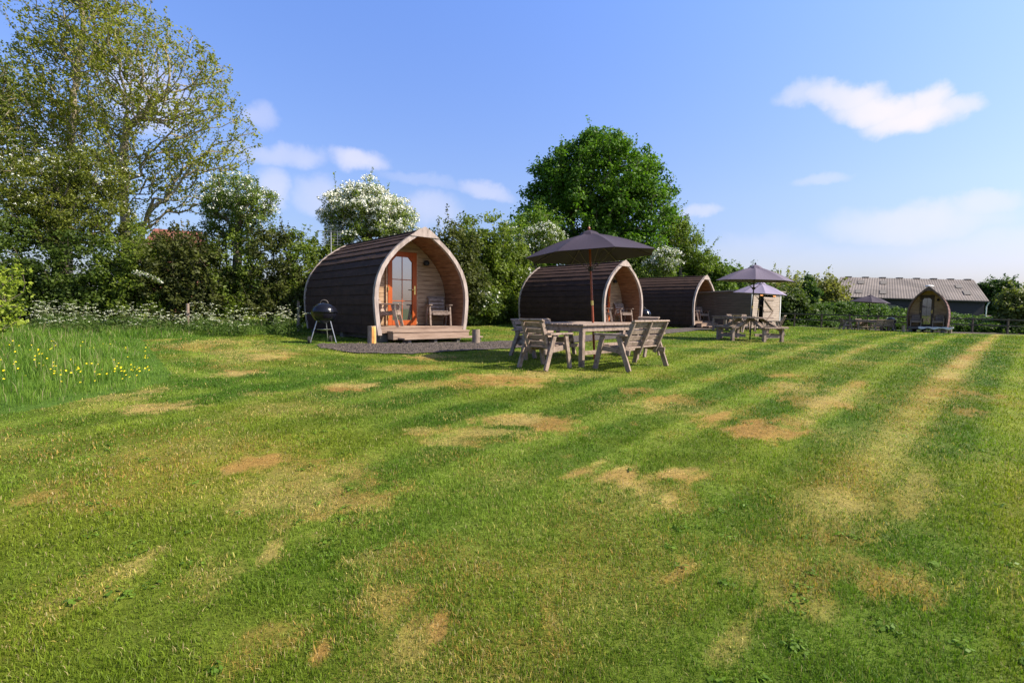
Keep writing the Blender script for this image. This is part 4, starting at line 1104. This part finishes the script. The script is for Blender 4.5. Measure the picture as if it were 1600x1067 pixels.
# ------------------------------------------------------------------ kettle barbecue
def make_bbq(label):
    root = empty('kettle_barbecue', (0, 0, 0), 0, label, 'barbecue')
    def arc(a0, a1, n=9, R=.295, sq=.86): return [(R*math.cos(R_(a0+(a1-a0)*i/n)), R*sq*math.sin(R_(a0+(a1-a0)*i/n))) for i in range(n+1)]
    MB().lathe(arc(-86, 0, sq=.9)+[(.3, .0), (.3, .015)], 28, (0, 0, .74)).build('bowl', M['enamel'], root, smooth=True)
    ld = MB().lathe([(.305, .005), (.305, .02)]+arc(4, 89, sq=.72), 28, (0, 0, .75)).build('lid', M['enamel'], root, smooth=True)
    MB().tube([(.07*math.cos(t)*1.3, 0, .955+.075*math.sin(t)) for t in [math.pi*i/8 for i in range(9)]], .011, 8).build('lid_handle', M['timber_dark'], ld)
    for (x, y) in ((.30, -.12), (-.28, -.18), (.0, .32)):
        MB().tube([(x*.5, y*.5, .56), (x*1.0, y*1.0, .02)], .013, 8).build('leg', M['metal'], root)
    MB().lathe([(0, .30), (.15, .315), (.19, .335), (.18, .335), (0, .32)], 20).build('ash_tray', M['metal'], root)
    for (x, y) in ((-.30, -.18), (.06, .34)):
        wv = MB(); wv.tube([(x-.02, y, .085), (x+.03, y, .085)], .085, 14); wv.build('wheel', M['rubber'], root)
    return root
bq = make_bbq('x'); b0 = P(507, 534, 12.3); place(bq, on(b0.x, b0.y), .1, 'black kettle barbecue beside the nearest pod', 'kettle barbecues')
b2 = copy_tree(bq); q = P(1391, 515, 36); place(b2, on(q.x, q.y), .8, 'kettle barbecue left of the far pod', 'kettle barbecues')
b3 = copy_tree(bq); q = L2W(1, 1.75, .1); place(b3, on(q.x, q.y), .3, 'kettle barbecue mostly hidden at the right side of the second pod', 'kettle barbecues')

# ------------------------------------------------------------------ log posts
def log_post(loc, r_, h, label, cut=False, rz=0):
    root = empty('log_post', loc, rz, label, 'post', 'log posts beside the pod steps')
    a = MB(); a.tube([(0, 0, -.05), (.005, 0, h*.5), (0, .005, h)], [r_, r_*.97, r_*.95], 14); a.build('log', M['logbark'], root)
    if cut:
        c = MB(); c.add([(r_*.1, -r_*1.02, 0), (r_*.75, -r_*.82, 0), (r_*1.0, -r_*.3, 0), (r_*.2, -r_*.2, 0), (r_*.1, -r_*1.0, h-.02), (r_*.7, -r_*.8, h-.005), (r_*.98, -r_*.3, h-.03), (r_*.2, -r_*.2, h-.02)], [(0,3,2,1),(4,5,6,7),(0,1,5,4),(1,2,6,5),(2,3,7,6),(3,0,4,7)]); c.build('cut_face', M['cutwood'], root, bevel=.01)
    return root
q = P(581, 538, 12.25); log_post(on(q.x, q.y), .105, .44, 'split log post with a bright orange cut face by the nearest steps', True, .1)
q = P(743.5, 535, 13.1); log_post(on(q.x, q.y), .105, .36, 'short grey log post right of the nearest steps')
q = P(1133, 507, 28); log_post(on(q.x, q.y), .11, .5, 'pale log post right of the third pod steps')
q = P(1484, 518, 34.6); log_post(on(q.x, q.y), .11, .45, 'pale log post at the right foot of the far pod')
q = P(1411, 517, 34.9); log_post(on(q.x, q.y), .1, .45, 'pale log post at the left foot of the far pod')

# electricity post, aerial, dish, towel
root = empty('electricity_post', on(P(793,480,26).x, P(793,480,26).y), .2, 'slim post carrying a white electricity box by the hedge', 'post')
a = MB(); a.box(-.05, .05, -.05, .05, 0, 1.3); a.build('post', M['fence'], root)
a = MB(); a.box(-.13, .13, -.14, .06, 1.32, 1.6); a.build('meter_box', M['white'], root, bevel=.01)
a = MB(); a.box(-.07, .07, -.15, -.142, 1.38, 1.5); a.build('cover', M['black'], root)
q = P(518, 480, 18.3)
root = empty('television_aerial', on(q.x, q.y), .3, 'thin television aerial on a mast behind the nearest pod', 'aerial')
hz = (P(518,362,18.3)-on(q.x, q.y)).z
a = MB(); a.tube([(0, 0, 0), (0, 0, hz)], .018, 6); a.build('mast', M['metal'], root)
a = MB()
for k in range(5): a.tube([(-.34, 0, hz-.08-k*.1), (.34, 0, hz-.08-k*.1)], .008, 5)
a.tube([(-.45, -.02, hz-.02), (.45, -.02, hz-.02)], .01, 5); a.tube([(-.22, 0, hz-.5), (-.22, 0, hz)], .008, 5); a.tube([(.22, 0, hz-.5), (.22, 0, hz)], .008, 5)
a.build('grid', M['metal'], root)
root = empty('roof_vent', L2W(3, 0, .5, 2.93), .2, 'white cowl vent standing on the ridge of the far pod', 'vent')
a = MB(); a.tube([(0, 0, 0), (0, 0, .2)], .13, 12); a.build('pipe', M['white'], root)
a = MB(); a.lathe([(0, .34), (.2, .3), (.26, .24), (.24, .22), (0, .23)], 14); a.build('cowl', M['white'], root)
V_ = []; Fc = []
for i in range(25):
    for j in range(4):
        x = -.55+i*.078; zd = (0, 0, .07, .12)[j]*(1+.5*math.sin(i*.7)); V_.append(tuple(L2W(3, x+.1, (.1, -.045, -.06, -.065)[j], (.395, .40, .395, .39)[j]-zd*(j > 1)+.012*math.sin(i*1.1))))
for i in range(24):
    for j in range(3): Fc.append((i*4+j, i*4+j+1, i*4+j+5, i*4+j+4))
o = mesh_np('towel', np.array(V_), np.array(Fc), M['white'], smooth=True); sd_ = o.modifiers.new('t', 'SOLIDIFY'); sd_.thickness = .008
tag(o, 'white towel lying over the deck edge of the far pod', 'towel')

# ------------------------------------------------------------------ rail fence
fr = empty('rail_fence', (FA[0], FA[1], gz1(*FA)), 0, 'dark two-rail timber fence along the far side of the lawn', 'fence')
o0 = Vector((FA[0], FA[1], gz1(*FA)))
pts = []
for a_, b_ in ((FA-(FB-FA)*.05, FB), (FB, FC)):
    ln = np.linalg.norm(b_-a_); k = int(ln/1.95)
    for i in range(k): pts.append(a_+(b_-a_)*i/k)
pts.append(FC)
for p in pts:
    z = gz1(*p); b = MB(); b.box(p[0]-.055-o0.x, p[0]+.055-o0.x, p[1]-.05-o0.y, p[1]+.05-o0.y, z-.1-o0.z, z+1.17-o0.z); b.build('fence_post', M['fence'], fr)
for hh in (1.08, .62):
    for i in range(len(pts)-1):
        a_, b_ = pts[i], pts[i+1]
        MB().bar((a_[0]-o0.x, a_[1]-.07-o0.y, gz1(*a_)+hh-o0.z), (b_[0]-o0.x, b_[1]-.07-o0.y, gz1(*b_)+hh-o0.z), .04, .1, side=(0, 1, 0)).build('rail', M['fence'], fr)
# old stakes in the left hedge
for px, D, h, lb in ((293, 15.6, .85, 'grey wooden stake in the hedge foot above the cow parsley'), (466, 16.6, 1.0, 'grey wooden stake in the hedge beside the nearest pod')):
    q = P(px, 490, D); o = MB(); o.tube([(0, 0, -.1), (.01, 0, h)], [.05, .045], 7); o = o.build('hedge_stake', M['timber'], None); o.location = on(q.x, q.y); tag(o, lb, 'stake')

# ------------------------------------------------------------------ timber shed
CA = Vector((13.0, 28.0)); aS = math.atan2(.69, .72)
sh = empty('timber_shed', on(CA.x, CA.y), aS, 'low timber shed with a ledged door standing open', 'shed')
a = MB(); W_, D_ = 4.3, 3.2; H0, H1 = 2.08, 2.2
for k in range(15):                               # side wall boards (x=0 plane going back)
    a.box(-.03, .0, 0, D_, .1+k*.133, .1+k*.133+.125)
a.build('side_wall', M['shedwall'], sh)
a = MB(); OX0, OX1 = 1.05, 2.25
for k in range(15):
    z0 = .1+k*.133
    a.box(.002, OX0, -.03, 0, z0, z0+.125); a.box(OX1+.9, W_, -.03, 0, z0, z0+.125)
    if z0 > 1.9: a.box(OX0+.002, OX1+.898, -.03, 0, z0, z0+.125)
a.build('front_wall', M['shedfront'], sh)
a = MB(); a.box(-.05, .04, -.06, -.032, .05, 2.1); a.box(W_-.05, W_+.05, -.06, -.032, .05, 2.1); a.build('corner_board', M['white'], sh)
a = MB(); a.box(.01, W_-.01, .03, D_-.02, .08, .12); a.box(.01, W_, D_-.03, D_, .12, 2.1); a.box(W_-.02, W_, .02, D_-.03, .12, 2.1); a.box(OX0-.05, OX1+.95, .4, .42, .12, 2.1); a.build('inner_walls', M['interior'], sh)
a = MB(); a.add([(-.15, -.25, 2.16), (W_+.25, -.25, 2.16), (W_+.25, D_+.1, 2.02), (-.15, D_+.1, 2.02), (-.15, -.25, 2.23), (W_+.25, -.25, 2.23), (W_+.25, D_+.1, 2.09), (-.15, D_+.1, 2.09)],
      [(0,3,2,1),(4,5,6,7),(0,1,5,4),(1,2,6,5),(2,3,7,6),(3,0,4,7)]); a.build('roof', M['felt'], sh)
for x in (OX0+.0, OX1+.75):
    a = MB(); a.box(x, x+.42, -.075, -.035, 1.88, 2.1); a.build('end_block', M['orange'], sh)
a = MB(); Md = Matrix.Translation((OX1+.88, -.07, 0)) @ Matrix.Rotation(R_(-4), 4, 'Z')
for k in range(8): a.box(-1.28+k*.16, -1.28+k*.16+.15, 0, .025, .12, 1.84)
d_ = a.build('door', M['shedfront'], sh, M=Md)
a = MB()
for z in (.25, 1.0, 1.65): a.box(-1.27, -.01, -.026, -.001, z, z+.11)
a.bar((-1.15, -.04, 1.68), (-.1, -.04, 1.08), .09, .024, side=(0, 0, 1)); a.bar((-1.15, -.04, .33), (-.1, -.04, .98), .09, .024, side=(0, 0, 1))
a.build('door_brace', M['timber'], d_, M=Md)

# ------------------------------------------------------------------ barn
bn = empty('barn', tuple(P(1423, 492, 58)), 0, 'long low barn with a grey corrugated roof and dark blue walls', 'barn')
bo = Vector(bn.location)
e0, e1_ = P(1300, 463, 57), P(1546, 470.5, 57); r0, r1 = P(1313, 433, 65.5), P(1522, 437.5, 65.5)
b0_, b1_ = P(1311, 463, 74), P(1512, 470, 74)
def quadstrip(A, B, C_, D2, n, amp):          # corrugated sheet: A->B eave, D2->C_ ridge
    V_ = []; nm = (B-A).cross(D2-A).normalized()
    if nm.z < 0: nm = -nm
    for i in range(n+1):
        t = i/n; o_ = nm*amp*(1 if i % 2 else -1)
        V_ += [A.lerp(B, t)+o_, D2.lerp(C_, t)+o_]
    return V_, [(2*i, 2*i+2, 2*i+3, 2*i+1) for i in range(n)]
a = MB()
V_, F_ = quadstrip(e0, e1_, r1, r0, 110, .022); a.add([v-bo for v in V_], F_)
V_, F_ = quadstrip(b0_, b1_, r1, r0, 110, .022); a.add([v-bo for v in V_], F_)
rf = a.build('roof', M['roof'], bn)
for t_, s_ in ((.14, .33), (.14, .8), (.30, .8), (.30, .33), (.83, .7), (.86, .4)):
    A = e0.lerp(e1_, t_); B = e0.lerp(e1_, t_+.045); A2 = r0.lerp(r1, t_); B2 = r0.lerp(r1, t_+.045)
    q = [A.lerp(A2, s_), B.lerp(B2, s_), B.lerp(B2, s_-.17), A.lerp(A2, s_-.17)]
    nm = (B-A).cross(A2-A).normalized(); nm = nm if nm.z > 0 else -nm
    sk = MB(); sk.add([p+nm*.06-bo for p in q]+[p+nm*.09-bo for p in q], [(0,1,2,3),(4,5,6,7),(0,1,5,4),(1,2,6,5),(2,3,7,6),(3,0,4,7)]); sk.build('rooflight', M['rooflight'], rf)
for t_ in np.linspace(.06, .95, 8):
    c = r0.lerp(r1, float(t_))-bo; v = MB(); v.box(c.x-.3, c.x+.3, c.y-.25, c.y+.25, c.z-.05, c.z+.1); v.build('ridge_vent', M['timber_dark'], rf)
a = MB()
def wall(A, B, zt=0, zb=-4.5): a.add([A-bo, B-bo, B-bo+Vector((0, 0, zb)), A-bo+Vector((0, 0, zb))], [(0, 1, 2, 3)])
i_ = Vector((.25, .3, -.1)); wall(e0+i_, e1_+Vector((-.25, .3, -.1))); wall(e0+i_, b0_+Vector((.2, -.3, -.1))); wall(e1_+Vector((-.25, .3, -.1)), b1_+Vector((-.2, -.3, -.1))); wall(b0_, b1_)
a.add([e0+i_-bo, r0-bo+Vector((.3, 0, -.15)), b0_-bo], [(0, 1, 2)]); a.add([e1_+Vector((-.25, .3, -.1))-bo, r1-bo+Vector((-.3, 0, -.15)), b1_-bo], [(0, 1, 2)])
a.build('wall', M['barnwall'], bn)
a = MB(); gA, gB = e0-bo, e1_-bo; a.bar(gA+Vector((0, -.1, -.06)), gB+Vector((0, -.1, -.06)), .12, .12, side=(0, 1, 0)); a.build('gutter', M['black'], bn)
a = MB(); A = e0+Vector((.3, .24, -.75)); B = e0.lerp(e1_, .42)+Vector((0, .24, -.75)); a.add([A-bo, B-bo, B-bo+Vector((0, 0, -2.5)), A-bo+Vector((0, 0, -2.5)), A-bo+Vector((0, .05, 0)), B-bo+Vector((0, .05, 0)), B-bo+Vector((0, .05, -2.5)), A-bo+Vector((0, .05, -2.5))], [(0,1,2,3),(4,5,6,7),(0,1,5,4),(1,2,6,5),(2,3,7,6),(3,0,4,7)])
a.build('block_base', M['barnblock'], bn)
a = MB(); a.tube([gB+Vector((-.1, -.1, -.1)), gB+Vector((-.2, .1, -.6)), gB+Vector((-.2, .1, -3))], .06, 8); a.tube([gA+Vector((.2, -.1, -.1)), gA+Vector((.2, 0, -3))], .07, 8); a.build('downpipe', M['white'], bn)

# ------------------------------------------------------------------ house behind the hedge
hq = P(282, 480, 31); hs = empty('brick_house', on(hq.x, hq.y), .5, 'brick house with a red tiled roof glimpsed above the left hedge', 'house')
zr_ = (P(282, 361, 31)-on(hq.x, hq.y)).z
M['brick'] = noise_mat('brick', (.2, .08, .05), (.33, .15, .1), (9, 9, 14), .9, .3)
a = MB(); a.box(-1.5, 1.5, -2, 2, 0, zr_-1.3); a.prism([(-1.5, 0), (1.5, 0), (1.5, .01), (-1.5, .01)], -2, 2); a.build('wall', M['brick'], hs)
a = MB(); a.add([(-1.7, -2.3, zr_-1.45), (1.7, -2.3, zr_-1.45), (1.2, 0, zr_), (-1.2, 0, zr_), (-1.7, 2.3, zr_-1.45), (1.7, 2.3, zr_-1.45)], [(0, 1, 2, 3), (3, 2, 5, 4), (0, 3, 4), (1, 5, 2)]); a.build('roof', M['tile'], hs)

# blossom spray hanging clear of the dark hedge, and the white speck on the lawn
q = P(228, 432, 15.2)
r = np.random.default_rng(77)
sp0 = empty('blossom_branch', tuple(q), 0, 'short arching branch of white blossom against the dark hedge', 'branch')
cs = np.array([[t*.9-.35, 0, .12-.35*t*t] for t in np.linspace(0, .9, 9)])
Vb, Fb, Cb = leaves_np(cs, 26, .07, .04, (.8, .8, .7), (.9, .9, .8), 1, r); mesh_np('blossom', Vb, Fb, M['blossom'], sp0)
Vb, Fb, Cb = leaves_np(cs, 12, .09, .06, HW1, (.2, .26, .05), 1, r); mesh_np('leaves', Vb, Fb, M['leaf'], sp0, Cb)
a = MB(); a.tube([(-.5, .9, -.2)]+[tuple(c) for c in cs], .008, 5); a.build('stem', M['bark'], sp0)
